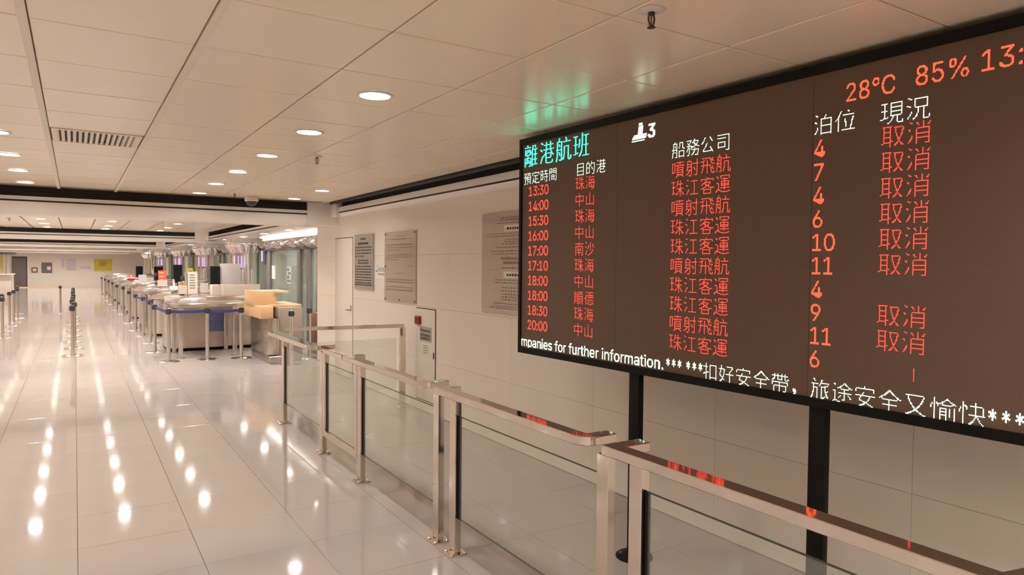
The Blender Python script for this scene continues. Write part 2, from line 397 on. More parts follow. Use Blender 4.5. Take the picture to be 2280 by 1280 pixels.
# LED dot patterns as plain numbers: for each glyph its width, its height, then one number per dot row, lowest row first
DOTS = [
24, 24, 0, 0, 2126336, 2102270, 2101776, 3133968, 2396688, 2396688, 2364412, 2363920, 4190736, 131600, 131600, 4187132, 2105872, 2370064, 2303504,
2302480, 2401276, 512, 4190480, 131344, 131360, 0, 24, 24, 0, 0, 8184, 2109448, 1056772, 1056768, 532480, 540640, 270368, 466976, 41004, 32760, 8208,
12320, 4128, 3276798, 4128, 4128, 4128, 4128, 65532, 790560, 1052704, 0, 24, 24, 0, 0, 4427806, 2136082, 2131986, 2131986, 2133008, 2262032, 2524176,
1344528, 1082384, 1082384, 8356880, 1082384, 1083376, 1212416, 1343488, 1343488, 1089532, 1081472, 2064512, 262272, 262400, 131072, 24, 24, 0, 0,
16384, 25596, 7352352, 921632, 526368, 526368, 526368, 526368, 525344, 574496, 541948, 4080672, 541728, 541728, 541728, 541728, 525344, 525344,
525344, 8259068, 1024, 0, 24, 24, 0, 0, 3944452, 265228, 262160, 262144, 266236, 264196, 264196, 264196, 299004, 280580, 280580, 280580, 8384508,
67588, 133124, 919556, 1181688, 65664, 32896, 4169726, 0, 0, 24, 24, 0, 0, 2101246, 3160066, 1101824, 593920, 724992, 921600, 266240, 270304, 266240,
266240, 4096, 4096, 4096, 262080, 2097156, 2097156, 2097156, 2097156, 4194300, 2048, 4096, 0, 24, 24, 0, 0, 240, 16, 16, 2098192, 4129808, 2164752,
2162704, 2162704, 2179068, 2162704, 2162704, 2162704, 4128784, 2179070, 2162816, 2162816, 2162816, 2162816, 2170876, 4128896, 128, 0, 24, 24, 0, 0,
2097272, 2129924, 2162436, 2130180, 2130180, 2130180, 2162436, 2130180, 2130180, 2162436, 2097156, 2097156, 2097156, 4179964, 2114564, 2114564,
4179964, 2114564, 2114564, 2114564, 2081784, 0, 24, 24, 0, 0, 524304, 1048560, 524304, 524304, 524304, 524304, 524304, 1048560, 524304, 524304,
524304, 524304, 524304, 1048560, 524304, 524304, 524304, 524304, 524304, 1048560, 0, 0, 24, 24, 0, 0, 240, 2097160, 4177928, 2113544, 2113544,
2113548, 2113540, 2113604, 2113668, 2113924, 4178180, 2114052, 2113540, 2119684, 2115588, 2114564, 2114564, 4178940, 262656, 262656, 131584, 0, 24,
24, 0, 0, 496, 2097168, 1048592, 1081340, 540936, 540936, 541448, 279560, 17416, 131070, 8328, 8456, 1581576, 2105864, 16376, 32768, 16384, 16384,
16380, 794624, 1581056, 0, 24, 24, 0, 0, 4310020, 2115580, 2114564, 2114564, 2114564, 2114564, 3294212, 1197060, 1067004, 1064960, 8372224, 1064974,
1066008, 1197072, 1196560, 1196560, 1065488, 1065488, 2081296, 263152, 131072, 0, 24, 24, 0, 0, 1843448, 268296, 134152, 132616, 131588, 2228996,
2228484, 1187836, 1196288, 934144, 284672, 294414, 4178352, 131296, 262560, 918288, 1120776, 35848, 34808, 4178432, 768, 0, 24, 24, 0, 0, 0, 8,
524240, 262256, 393248, 131136, 65728, 32896, 49152, 16384, 24576, 8192, 3149824, 1572864, 786448, 262176, 131168, 131136, 65664, 98688, 0, 0, 24,
24, 0, 0, 248, 8, 8, 524296, 1048072, 524808, 524808, 524808, 524808, 524808, 1048072, 8, 8, 8, 8, 2096904, 8, 8, 8, 2097144, 0, 0, 24, 24, 0, 0,
49156, 12312, 3168, 16376, 8200, 2105352, 4079608, 2236424, 2236424, 2244600, 2236424, 2236424, 2244600, 2228224, 2232336, 2293758, 2232336, 2228480,
4063488, 32764, 256, 0, 24, 24, 0, 98304, 180720, 2105360, 3153936, 794640, 401424, 204816, 73744, 4186512, 1057040, 1057552, 1057296, 2088976,
1056784, 1056784, 2088976, 1058812, 1056784, 1056784, 2080784, 131088, 131088, 0, 24, 24, 0, 0, 4126, 2101298, 1052706, 1052736, 528448, 528460,
528496, 528528, 266376, 266368, 4194176, 266252, 266290, 266272, 266304, 8130628, 462936, 240, 144, 2097032, 0, 0, 24, 24, 0, 0, 128, 128, 24710,
3682444, 989320, 526480, 525472, 524960, 525248, 524672, 540668, 524416, 4128896, 532608, 532608, 528512, 532472, 528512, 528512, 8329344, 2176, 0,
24, 24, 0, 0, 0, 1081340, 1048832, 524544, 524544, 262400, 393472, 131328, 256, 256, 256, 256, 1573120, 3145984, 256, 256, 256, 256, 16376, 786432,
1048576, 0, 24, 24, 0, 0, 262080, 131136, 131136, 131136, 131136, 262080, 3276832, 917630, 115584, 26112, 15360, 3171840, 835840, 491648, 98176,
49152, 2121732, 2097156, 4194300, 2048, 4096, 0, 24, 24, 0, 0, 4202480, 6348814, 3342336, 1966592, 262656, 327676, 262656, 262656, 294904, 279048,
294904, 3686920, 16904, 32760, 512, 512, 16368, 557572, 1605636, 3178500, 65532, 0, 24, 24, 0, 0, 16392, 3178488, 1064968, 540680, 540680, 278536,
278536, 278536, 16392, 32760, 16392, 16392, 1589256, 3162120, 16392, 16392, 32760, 1024, 1024, 786944, 1573376, 0, 24, 24, 0, 0, 524288, 589820,
524352, 524352, 526400, 526432, 526368, 526368, 526368, 530464, 528432, 4722704, 2625552, 1572888, 524288, 786432, 294904, 262144, 131072, 131328,
66304, 0, 24, 24, 0, 0, 49214, 8258, 4162, 2112, 7342144, 984128, 296000, 270328, 266244, 266244, 266244, 270332, 4132868, 266244, 266244, 270332,
266244, 266244, 266244, 4136956, 0, 0, 24, 24, 0, 0, 32892, 1097794, 1056834, 536642, 266304, 266304, 133184, 133184, 2112, 2112, 2112, 16376,
802824, 3162120, 16392, 16392, 16392, 16392, 16392, 425976, 1572864, 0, 24, 24, 0, 0, 16384, 17932, 17176, 6308240, 2080928, 1077312, 1065024,
1065184, 1065120, 2080912, 1065232, 1065240, 1065224, 1065480, 2081288, 1065484, 1065476, 1065476, 1067000, 4186112, 0, 0, 24, 24, 0, 0, 16504,
2113544, 1064968, 1589256, 540680, 819192, 278536, 278536, 16392, 32760, 16392, 16392, 1064968, 3162120, 16376, 256, 256, 4376, 8456, 811268,
1048832, 0, 24, 24, 0, 0, 4096, 4096, 4096, 4096, 4096, 4096, 4096, 2101256, 4194296, 2101256, 2101256, 2101256, 2101256, 2101256, 2101256, 2101256,
4194296, 4096, 4096, 4096, 4096, 0, 24, 24, 0, 0, 8, 8, 2097144, 1052680, 1052680, 1052680, 1052680, 1052680, 1052680, 1052680, 1052680, 1052680,
1052680, 1052680, 1052680, 1052680, 4096, 4096, 4096, 4096, 4096, 0, 24, 24, 0, 0, 1052792, 1052680, 1052680, 1052680, 1310664, 1052680, 1052680,
1052680, 1179528, 1065480, 1065480, 1097992, 1081352, 1048584, 2097144, 4096, 4096, 4096, 4194300, 4096, 4096, 0, 24, 24, 0, 0, 57344, 3152896,
1050112, 524672, 524480, 262240, 262176, 131088, 528, 520, 33280, 49664, 1589764, 3162628, 25100, 8712, 8728, 528, 512, 786944, 1573376, 0, 24, 24,
0, 0, 4225028, 4212236, 4211472, 2375680, 2377724, 2377732, 2377732, 2377732, 2379772, 2377732, 2377732, 2377732, 2379772, 2377732, 2377732, 2377732,
2377720, 2375808, 2375872, 2117628, 0, 0, 24, 24, 0, 0, 528352, 593954, 561188, 561156, 545032, 524544, 524288, 589822, 524288, 2621440, 3670016,
557052, 541764, 279620, 410692, 163836, 512, 512, 512, 327678, 262400, 0, 24, 24, 0, 0, 3670016, 266248, 266248, 270328, 266248, 266248, 266248,
6557704, 3936264, 495624, 299016, 266248, 266248, 266248, 266248, 266248, 8327176, 266248, 270328, 262144, 262144, 0, 24, 24, 0, 0, 2101120, 3145856,
1572992, 819328, 327808, 131200, 393344, 1638528, 3211392, 2162816, 2138108, 2130048, 1081472, 1081472, 1081408, 1097760, 8355856, 524312, 524296,
528376, 524288, 0, 24, 24, 0, 0, 3932160, 229424, 57536, 13056, 7168, 29696, 229888, 131328, 131328, 65664, 65664, 4194300, 16384, 16384, 8192,
2097160, 2097160, 2097160, 2097144, 4096, 4096, 0, 24, 24, 0, 0, 4194300, 4096, 4096, 4096, 4096, 4096, 524256, 4096, 4096, 4096, 4096, 524256,
2621462, 1572888, 786480, 196672, 98688, 49920, 26112, 15360, 6144, 0, 24, 24, 0, 0, 4096, 528608, 528400, 528400, 528400, 528400, 528400, 524272,
2101252, 2101252, 2101252, 4194300, 0, 3145752, 1605158, 803362, 279072, 279072, 4194300, 279072, 279072, 0, 24, 24, 0, 0, 4653056, 6326016, 2131336,
3179608, 1082384, 1082416, 1082400, 1606688, 558192, 558152, 558144, 558144, 1016896, 526272, 528496, 528392, 4179968, 4092, 1024, 132096, 263680,
786432, 24, 24, 0, 0, 32764, 2211840, 1966080, 527872, 524800, 557580, 541192, 533008, 524832, 524800, 589820, 524800, 3670528, 512, 8160, 106518,
24600, 12320, 526528, 1574272, 768, 0, 24, 24, 0, 0, 2097166, 1835064, 458944, 98688, 26112, 15360, 6144, 13312, 26112, 17152, 33024, 98432, 65728,
131136, 131168, 393248, 262176, 262160, 262160, 2097120, 0, 0, 24, 24, 0, 0, 544284, 541188, 541188, 541188, 541252, 556612, 541252, 541252, 556612,
541252, 541252, 4750916, 4718596, 4784128, 2695136, 2871322, 667660, 530480, 525376, 525184, 524544, 0, 24, 24, 0, 0, 557060, 548872, 536592, 530464,
526400, 525376, 525440, 524928, 525056, 557052, 524808, 4719112, 4719112, 4719112, 2687496, 2687496, 721416, 933872, 524800, 524800, 524800, 0, 24,
24, 0, 1572864, 786432, 393216, 196608, 458752, 983040, 983040, 917504, 0, 0, 0, 0, 0, 0, 0, 0, 0, 0, 0, 0, 0, 0, 0, 38, 38, 0, 0, 0, 25786105856,
25771425792, 25770655742, 25770639552, 25770639552, 27796488384, 27645493440, 27406418112, 26601111744, 26634666176, 26710179836, 26173292736,
26173292736, 34359263424, 201375936, 201375936, 201375936, 201375936, 17178886140, 12888096960, 12888293568, 14767341760, 13290946752, 13139820736,
13122977984, 13341081792, 13722746876, 24576, 24576, 24768, 34359226560, 201339328, 201339264, 469762048, 0, 38, 38, 0, 0, 0, 524256, 12886736944,
12886474808, 12886474776, 6444023832, 6444023808, 3222798336, 3222798336, 1612709632, 1612185984, 806879616, 1041760640, 51904910, 26739096,
14156208, 8388592, 3145920, 3145920, 1573248, 1612185984, 7518028160, 15166603262, 25770590976, 787200, 787200, 787200, 787200, 787200, 33554428,
787200, 940311296, 3758883584, 7516979968, 0, 0, 38, 38, 0, 0, 51539607552, 51799654524, 51972407398, 25783304391, 25782780099, 25782780099,
12897681607, 12897681600, 12897681600, 13099008192, 13098909888, 13300236480, 13300236480, 13702889664, 12897583296, 12897583296, 12897583296,
68715380928, 12897583296, 12897583296, 12897583296, 12897615808, 13367246848, 13300137984, 13300137984, 13702791168, 12897484800, 12897484800,
12898533372, 17175681024, 805312512, 805309440, 805312512, 402659328, 402665472, 0, 38, 38, 0, 0, 0, 0, 14745598, 7340416, 3670400, 67647308160,
4228645248, 3322806656, 3221619072, 3221619072, 3221422464, 3221422464, 3221422464, 3221422464, 3221422464, 3246588288, 3234005376, 3234013176,
3234038144, 34305311104, 3236004224, 3227615616, 3227615616, 3227615616, 3227615616, 3227615616, 3227615616, 3221324160, 3221324160, 3221324160,
3221324160, 68652474364, 98304, 98304, 98304, 0, 12, 25, 0, 0, 0, 0, 0, 0, 496, 1016, 1564, 1548, 3084, 3078, 3078, 3078, 3078, 3078, 3078, 3084,
1548, 1564, 1016, 496, 0, 0, 0, 11, 25, 0, 0, 0, 0, 0, 0, 2044, 2044, 96, 96, 96, 96, 96, 96, 96, 96, 96, 96, 1632, 1888, 480, 224, 0, 0, 0, 11, 25,
0, 0, 0, 0, 0, 0, 2046, 2046, 768, 384, 192, 96, 112, 56, 24, 12, 12, 1542, 1548, 1804, 1020, 496, 0, 0, 0, 12, 25, 0, 0, 0, 0, 0, 0, 1008, 2040,
3596, 3084, 12, 12, 12, 56, 496, 448, 224, 96, 48, 24, 2044, 2044, 0, 0, 0, 13, 25, 0, 0, 0, 0, 0, 0, 112, 504, 2044, 8188, 8188, 6192, 3120, 3120,
1584, 560, 768, 384, 384, 192, 192, 96, 0, 0, 0, 11, 25, 0, 0, 0, 0, 0, 0, 504, 1020, 1804, 1542, 6, 6, 6, 12, 1948, 2040, 1632, 512, 768, 768, 1020,
1020, 0, 0, 0, 11, 25, 0, 0, 0, 0, 0, 0, 496, 1020, 780, 1542, 1542, 1542, 1542, 1804, 1016, 1008, 384, 192, 192, 96, 48, 48, 0, 0, 0, 11, 25, 0, 0,
0, 0, 0, 0, 768, 384, 384, 192, 192, 96, 96, 48, 48, 24, 24, 12, 12, 14, 2046, 2046, 0, 0, 0, 12, 25, 0, 0, 0, 0, 0, 0, 1008, 2040, 3596, 3084, 3084,
3084, 1548, 2040, 1008, 1816, 1548, 1548, 1548, 1564, 2040, 1008, 0, 0, 0, 11, 25, 0, 0, 0, 0, 0, 0, 384, 192, 96, 96, 48, 24, 248, 1020, 780, 1542,
1542, 1542, 1542, 1804, 1020, 496, 0, 0, 0, 4, 25, 0, 0, 0, 0, 0, 0, 14, 14, 4, 0, 0, 0, 0, 0, 4, 14, 14, 0, 0, 0, 0, 0, 0, 0, 0, 59, 27, 0, 0, 0, 0,
0, 0, 576322196658458592, 576324408566628336, 216180508759980088, 108093003159068700, 54049799040720908, 27028201276489740, 13517410984378368,
15770325342076928, 7885688804573184, 3942831517433856, 1974508198150144, 847753663070208, 852134500286476, 433197698826428428, 505255292864323612,
218146985410066488, 287671815788052464, 70932776527859680, 0, 0, 0, 53, 27, 0, 0, 0, 0, 0, 0, 1117120725450872, 4499235806478540, 3956103436091788,
7888016911679878, 6762030971249030, 6761996611498188, 7887896518340860, 3956043071625336, 2247401968503808, 1108368856976896, 2036364120393216,
3953903407186688, 3393144423736192, 3393144423735680, 3393144423735488, 3971496129880160, 2243072374005856, 1108376373674032, 0, 0, 0, 36, 27, 0, 0,
0, 0, 0, 0, 68686180380, 68686969884, 1612582412, 1612449280, 1612187136, 1610614272, 1610614272, 1610616320, 1610628096, 1610741760, 1610727452,
1610661916, 1610637324, 53150248960, 61740169216, 33822874624, 16644046336, 3759144448, 0, 0, 0, 325, 25, 0,
97777726864055332140885393043650151730470482895964940030534741569010302388640161896803074048,
97777726864055332140885393043650151730470482895964940030534741569010302388640161896803074048,
97777726864055332140885393043650151730470482895964940030534741569010302388640161896803074048,
97777726864055332140885393043650151730470482895964940030534741569010302388640161896803074048,
97777726864055332140885393043650151730470482895964940030534741569010302388640161896803074048,
51667429145924941207842717080930722978840042932154921138675762248425280982305584939695930679067534,
51667445577484672189061429493110014133363712802939715391758652851966733250055227979676503397991310,
51667429786601600517462345606205869114173751579728013366156396556209785270891835166625781427307404,
51667429850258974784347152432216726025588844448992810877401421851859325020075556490330408246936448,
51667413555960457054097621221229161138508297120524658725429361232048511245005793253925189862916992,
51667413303195922150669194654847128725531139612012204149570639010937283008545759446107775263409024,
51667413291260164476834983111308440999284021936056537353633276581279166547076101457929465096668032,
51667413542035406434646864616721589512017925625796670384190497361328524488863783295880289236124544,
51667429838323215206016219011192683562336394721102981678381425271927518577360528569611356696839040,
60816304793194421787754618585830462810593696034744517670544569907112166577787343108614660132291456,
68349629348230372861775758106550627276132912722890268717932563090729506044064516449545441891188480,
59405167080384338950738937348454453993891254871458697536677709502255893079139342837042709612576256,
2588154880121786641442242236738032625806391743135329732659716431020032, 2588154880121786641442242236738032625806391743135329732659716431020032,
414998847829560758424887161352718381533383056437546892492171167101389367953850368,
414998847829884277784902384682576857421205514987926709175791112558191751569866752,
118571099379766662620438876419220947446858441213302107324341069354066487174758400, 0, 0, 41, 26, 0, 0, 0, 0, 0, 0, 0, 0, 0, 0, 0, 0, 0, 103082360928,
103082360928, 657150050916, 2194795333630, 541182394872, 532583809272, 2194761712636, 2040138171246, 103082360928, 103082360928, 0, 0, 0,
]

# ================================================================== LIGHTS AND CEILING FITTINGS
def downlight(x, y, z, label, group):
    global DL
    if DL is None:
        t = thing('downlight', label, 'ceiling light', (x, y, z), group=group)
        bm = new(); seg = 28
        prof = [(.077, -.0005), (.097, -.0005), (.097, -.003), (.090, -.007), (.080, -.006), (.077, -.0005)]
        rings = [[bm.verts.new((r*math.cos(2*PI*i/seg), r*math.sin(2*PI*i/seg), h)) for i in range(seg)] for r, h in prof[:-1]]
        for a, b in zip(rings, rings[1:]+rings[:1]):
            for i in range(seg): bm.faces.new((a[i], a[(i+1) % seg], b[(i+1) % seg], b[i]))
        obj('trim_ring', bm, M_ring, t, smooth=True)
        bm = new(); bm.faces.new([bm.verts.new((.077*math.cos(-2*PI*i/seg), .077*math.sin(-2*PI*i/seg), -.003)) for i in range(seg)])
        me = bpy.data.meshes.new('lens'); bm.to_mesh(me); bm.free(); me.materials.append(M_lens)
        obj('lens', me, None, t); DL = t; return t
    t = dup(DL, (x, y, z), label=label, group=group)
    if y > 10.5:                       # the inner hall has brighter lamps of the same size
        for c in t.children:
            if c.name.startswith('lens'): c.data = LENS2
    return t
DL = None
_b = new(); _b.faces.new([_b.verts.new((.077*math.cos(-2*PI*i/28), .077*math.sin(-2*PI*i/28), -.003)) for i in range(28)])
LENS2 = bpy.data.meshes.new('lens_bright'); _b.to_mesh(LENS2); _b.free(); LENS2.materials.append(M_lens2)
ZL = ZC-.0005
names6 = ['nearest', 'second nearest', 'third nearest', 'fourth nearest', 'fifth nearest', 'farthest']
for k in range(6): downlight(1.345, 3.46+1.2*k, ZL, 'round white downlight, %s of the row of six above the walkway' % names6[k], 'downlights in the middle row of the near ceiling')
for k in range(4): downlight(-.455, 5.90+1.17*k, ZL, 'round white downlight, %s of the four at the left edge' % ['nearest', 'second nearest', 'third nearest', 'farthest'][k], 'downlights in the left row of the near ceiling')
downlight(2.53, 8.23, ZL, 'round downlight near the right wall, nearer of the pair before the corner block', 'downlights near the right wall')
downlight(2.53, 9.47, ZL, 'round downlight near the right wall, farther of the pair before the corner block', 'downlights near the right wall')
# the same rows go on over and behind the camera
for k in range(2, 6): downlight(1.345, 3.46-1.2*k, ZL, 'round downlight of the middle row, %s one behind the camera' % ORD[k], 'downlights behind the camera')
for k in range(1, 8): downlight(-.455, 5.90-1.17*k, ZL, 'round downlight of the left row beside or behind the camera, %s back' % ORD[k], 'downlights behind the camera')
for x, xn in ((.45, 'inner right'), (-1.35, 'inner left'), (2.4, 'outer right')):  # extra rows, added out of view to brighten the near ceiling
    for k in range(3): downlight(x, .35-1.2*k, ZL, 'added round downlight behind the camera, %s row, %s back' % (xn, ORD[k]), 'downlights behind the camera')
for x in (-2.25, -4.05, -5.9):
    for k in range(8): downlight(x, 9.4-1.6*k, ZL, 'round downlight left of the view, %s, %s in its row' % ({-2.25: 'first row over', -4.05: 'second row over', -5.9: 'third row over'}[x], ORD[k]), 'downlights left of the view')
ylist = [11.15, 12.9, 14.6, 16.25, 18.15, 19.9]
for cx, cn in ((-.55, 'left'), (.66, 'middle'), (1.88, 'right')):
    for i, y in enumerate(ylist): downlight(cx, y, ZD-.0005, 'small downlight beyond the first beam, %s of the %s row in the second bay' % (['nearest', 'second', 'third', 'fourth', 'fifth', 'farthest'][i], cn), 'downlights of the second ceiling bay')
for cx in (-2.3, -4.2, -6):
    for i, y in enumerate((11.5, 13.5, 15.5, 17.5, 19.5)): downlight(cx, y, ZD-.0005, 'downlight of the second bay left of the view, %s, %s in its row' % ({-2.3: 'first row over', -4.2: 'second row over', -6: 'third row over'}[cx], ORD[i]), 'downlights left of the view')
for b in range(1, 4):
    for cx, cn in ((-4.6, 'outer left'), (-3.2, 'left'), (-1.8, 'middle left'), (-.55, 'middle'), (.66, 'middle right'), (1.88, 'right')):  # left-hand rows set closer than in the second bay to brighten the far hall
        for i in range(5): downlight(cx, BEAMS[b]+1.4+2.05*i, ZD-.0005, 'tiny downlight in the %s ceiling bay, %s row, %s' % (['', 'third', 'fourth', 'fifth'][b], cn, ['nearest', 'second', 'third', 'fourth', 'farthest'][i]), 'downlights of the distant bays')
for i, y in enumerate((11.2, 13.1, 15.1, 17.2, 19.5, 22.0, 26, 31, 37, 44)): downlight(3.40, y, ZLB-.0005, 'downlight over the passage behind the counters, %s from the wall end' % (['first', 'second', 'third', 'fourth', 'fifth', 'sixth', 'seventh', 'eighth', 'ninth', 'tenth'][i]), 'downlights behind the counters')
for x in (5.4, 7.0):
    for i, y in enumerate((12.5, 15.5, 18.5, 22, 26, 32, 40)): downlight(x, y, ZLB-.0005, 'downlight inside the glazed lobby, %s row, %s from the front' % ('inner' if x > 6 else 'outer', ORD[i]), 'downlights inside the glazed lobby')

# air grille
gx0, gx1, gy0, gy1 = X0+.03, X0+AX-.03, 5.505, 6.095
t = thing('air_grille', 'rectangular louvred air grille set in the ceiling at the left', 'air vent', ((gx0+gx1)/2, (gy0+gy1)/2, ZC))
bm = new(); hx, hy = (gx1-gx0)/2, (gy1-gy0)/2
for c in ((-hx, -hy, -.006, hx, -hy+.035, .008), (-hx, hy-.035, -.006, hx, hy, .008), (-hx, -hy+.035, -.006, -hx+.03, hy-.035, .008), (hx-.03, -hy+.035, -.006, hx, hy-.035, .008)): box(bm, *c)
obj('frame', bm, M_tbar, t)
bx('dark_cavity', M_slot, (-hx+.01, -hy+.01, .010, hx-.01, hy-.01, .0135), t)
for k in range(15):
    xx = -hx+.045+k*(2*hx-.09)/14; tilt = (k-7)/7*.010
    th = .019
    bm = new(); prism(bm, [(xx-.004, .009), (xx-.001, .009), (xx+th/2+tilt*1.5, -.004), (xx-th/2+tilt*1.5, -.005)], -hy+.035, hy-.035, axis='y')
    obj('slat', bm, M_tbar, t)
# sprinklers
def sprinkler(x, y, z, label):
    t = thing('fire_sprinkler', label, 'sprinkler', (x, y, z), group='ceiling sprinklers')
    bm = new(); lathe(bm, [(.045, 0), (.045, -.003), (.030, -.008), (.012, -.009)], 24); obj('ceiling_rose', bm, M_white, t, smooth=True)
    bm = new(); lathe(bm, [(.012, -.008), (.012, -.016), (.009, -.018)], 12)
    for s in (-1, 1):
        pts = [(s*.010, -.016), (s*.014, -.030), (s*.011, -.046), (s*.003, -.058)]
        for (xa, za), (xb, zb) in zip(pts, pts[1:]):
            bm2 = [bm.verts.new(p) for p in ((xa-.002, -.003, za), (xa+.002, -.003, za), (xa+.002, .003, za), (xa-.002, .003, za), (xb-.002, -.003, zb), (xb+.002, -.003, zb), (xb+.002, .003, zb), (xb-.002, .003, zb))]
            for f in ((0,1,5,4), (1,2,6,5), (2,3,7,6), (3,0,4,7)): bm.faces.new([bm2[i] for i in f])
    lathe(bm, [(.004, -.055), (.014, -.059), (.015, -.062), (.004, -.063)], 12)
    obj('frame_and_deflector', bm, M_dgrey, t, smooth=True)
    bm = new(); lathe(bm, [(.002, -.018), (.003, -.022), (.003, -.050), (.002, -.055)], 8); obj('glass_bulb', bm, M_red, t, smooth=True)
    return t
sprinkler(1.70, 1.77, ZC-.001, 'dark sprinkler head with red bulb, nearest, above the display board')
sprinkler(1.70, 5.67, ZC-.001, 'small dark sprinkler head to the right of the downlight row')
sprinkler(1.715, 9.2, ZC-.001, 'tiny sprinkler head beside the dome camera near the cross beam')
sprinkler(-1.05, 16.3, ZD-.001, 'tiny sprinkler head in the second ceiling bay, far left')
# dome camera
t = thing('dome_camera', 'white security camera with dark glass dome hanging near the cross beam', 'camera', (1.99, 9.55, ZC-.001))
bm = new(); lathe(bm, [(.075, 0), (.085, -.02), (.088, -.055), (.080, -.065)], 24); obj('housing', bm, M_white, t, smooth=True)
bm = new(); lathe(bm, [(.072, -.064), (.066, -.090), (.050, -.112), (.026, -.126), (.004, -.130)], 20); obj('dome', bm, M_dgrey, t, smooth=True)

# ================================================================== DEPARTURE BOARD
GL = {}
SMALL = '離港航班預定時間目的海船務公司噴射飛珠江客運泊位現況取消中山南沙順德扣好安全帶旅途又愉快，'
KEYS = [ch+'24' for ch in SMALL]+[ch+'38' for ch in '離港航班']+['d'+ch for ch in '0123456789:']+['T28℃', 'T85%', 'T13:', 'TICK', 'STAR']
pos = 0
for key in KEYS:
    w_, h_ = DOTS[pos], DOTS[pos+1]; GL[key] = (w_, h_, DOTS[pos+2:pos+2+h_]); pos += 2+h_
assert pos == len(DOTS)
A0 = Vector((2.60, 3.963, 0)); ang = math.atan2(-.99919822, .04003637)
board = thing('departure_board', 'large dark LED departure board with red and white Chinese text, on black posts', 'display board', A0, ang)
BW, BZ0, BZ1, BZ = 3.42, 1.055, 2.520, .040
bm = new(); box(bm, 0, .006, BZ0, BW, .13, BZ1, bev=.004); obj('housing', bm, M_black, board, smooth=True)
bm = new()
for c in ((0, -.012, BZ1-BZ, BW, .008, BZ1), (0, -.012, BZ0, BW, .008, BZ0+BZ), (0, -.012, BZ0+BZ, .024, .008, BZ1-BZ), (BW-.024, -.012, BZ0+BZ, BW, .008, BZ1-BZ)): box(bm, *c)
obj('bezel', bm, M_black, board)
# the LED field: three panels meeting at hairline seams
for a, b in ((.024, .955), (.957, 2.163), (2.165, BW-.024)): bx('led_panel', M_screen, (a, .0, BZ0+BZ, b, .007, BZ1-BZ), board)
def post(u):
    bm = new(); box(bm, u, .012, .012, u+.076, .052, BZ0+.01, bev=.002); p = obj('post', bm, M_black, board, smooth=True)
    bm = new(); lathe(bm, [(.105, 0), (.105, .006), (.095, .012), (.02, .014)], 32, cx=u+.038, cy=.034); obj('base_disc', bm, M_black, p, smooth=True)
    bm = new()
    for k in range(4): lathe(bm, [(.010, .012), (.010, .020), (.004, .022)], 8, cx=u+.038+.078*math.cos(PI/4+k*PI/2), cy=.034+.078*math.sin(PI/4+k*PI/2))
    obj('bolts', bm, M_grey, p)
for u in (1.063, 2.166, 3.25): post(u)
def dots(items, m, pitch=.00402, fill=.74, name='lettering'):
    """items: (glyph key, u, z of the lowest dot row); every lit lamp is a small raised square"""
    bm = new()
    for key, u, z in items:
        w_, h_, rows = GL[key]; px = py = pitch
        if isinstance(z, tuple): z, px, py = z
        for r, bits in enumerate(rows):
            for c in range(w_):
                if bits >> (w_-1-c) & 1:
                    x, zz, fx, fz = u+c*px, z+r*py, px*fill/2, py*fill/2
                    bm.faces.new([bm.verts.new(p) for p in ((x-fx, -.0012, zz-fz), (x+fx, -.0012, zz-fz), (x+fx, -.0012, zz+fz), (x-fx, -.0012, zz+fz))])
    me = bpy.data.meshes.new(name); bm.to_mesh(me); bm.free(); me.materials.append(m)
    return obj(name, me, None, board)
def cjk(s, u, zmid, cell=.0965, n=24, px=None):
    px = px or cell/n; return [(ch+str(n), u+i*cell, (zmid-(n-1)/2*px*1.0, px, px)) for i, ch in enumerate(s)]
dots(cjk('離港航班', .040, 2.393, .1725, 38, .00420), M_led_g)
HZ = 2.262; ROW = .1003
rz = [2.158-ROW*k for k in range(10)]
dots(cjk('預定時間', .040, 2.245, .0925, px=.0037), M_led_w)
dots(cjk('目的港', .590, 2.247, .0925, px=.0037), M_led_w)
dots(cjk('船務公司', 1.367, HZ, .0945, px=.0039), M_led_w)
dots(cjk('泊位', 2.165, HZ, .0965), M_led_w)
dots(cjk('現況', 2.447, HZ, .0965), M_led_w)
times = ['13:30', '14:00', '15:30', '16:00', '17:00', '17:10', '18:00', '18:00', '18:30', '20:00']
dest = ['珠海', '中山', '珠海', '中山', '南沙', '珠海', '中山', '順德', '珠海', '中山']
comp = ['噴射飛航', '珠江客運', '噴射飛航', '珠江客運', '珠江客運', '噴射飛航', '珠江客運', '珠江客運', '噴射飛航', '珠江客運']
berth = ['4', '7', '4', '6', '10', '11', '4', '9', '11', '6']
stat = [1, 1, 1, 1, 1, 1, 0, 1, 1, 0]
for k in range(10):
    it = []; u = .102
    for ch in times[k]:
        it.append(('d'+ch, u, rz[k]-.031-6*.00402)); u += (12.6 if ch != ':' else 5.0)*.00402
    dots(it, M_led_r)
    dots(cjk(dest[k], .586, rz[k]+.002, .0945, px=.0038), M_led_r)
    dots(cjk(comp[k], 1.367, rz[k]+.002, .0955, px=.0039), M_led_r)
    it = []; u = 2.175
    for ch in berth[k]: it.append(('d'+ch, u, rz[k]+.008-.036-6*.0046, )); u += .053
    dots([(a, b, (c, .0044, .0046)) for a, b, c in it], M_led_o)
    if stat[k]: dots(cjk('取消', 2.454, rz[k]+.012, .0975), M_led_r)
dots([('T28℃', 2.311, (2.342-6*.0041, .0034, .0041))], M_led_o)
dots([('T85%', 2.582, (2.350-6*.0041, .0035, .0041))], M_led_o)
dots([('T13:', 2.803, (2.354-6*.0041, .0036, .0041))], M_led_o)
dots([('TICK', .031, 1.105-6*.00402)], M_led_w)
dots([('STAR', 1.353, (1.100-6*.0042, .0026, .0042)), ('STAR', 1.490, (1.100-6*.0042, .0026, .0042)), ('STAR', 2.855, (1.094-6*.0042, .0027, .0042))], M_led_w)
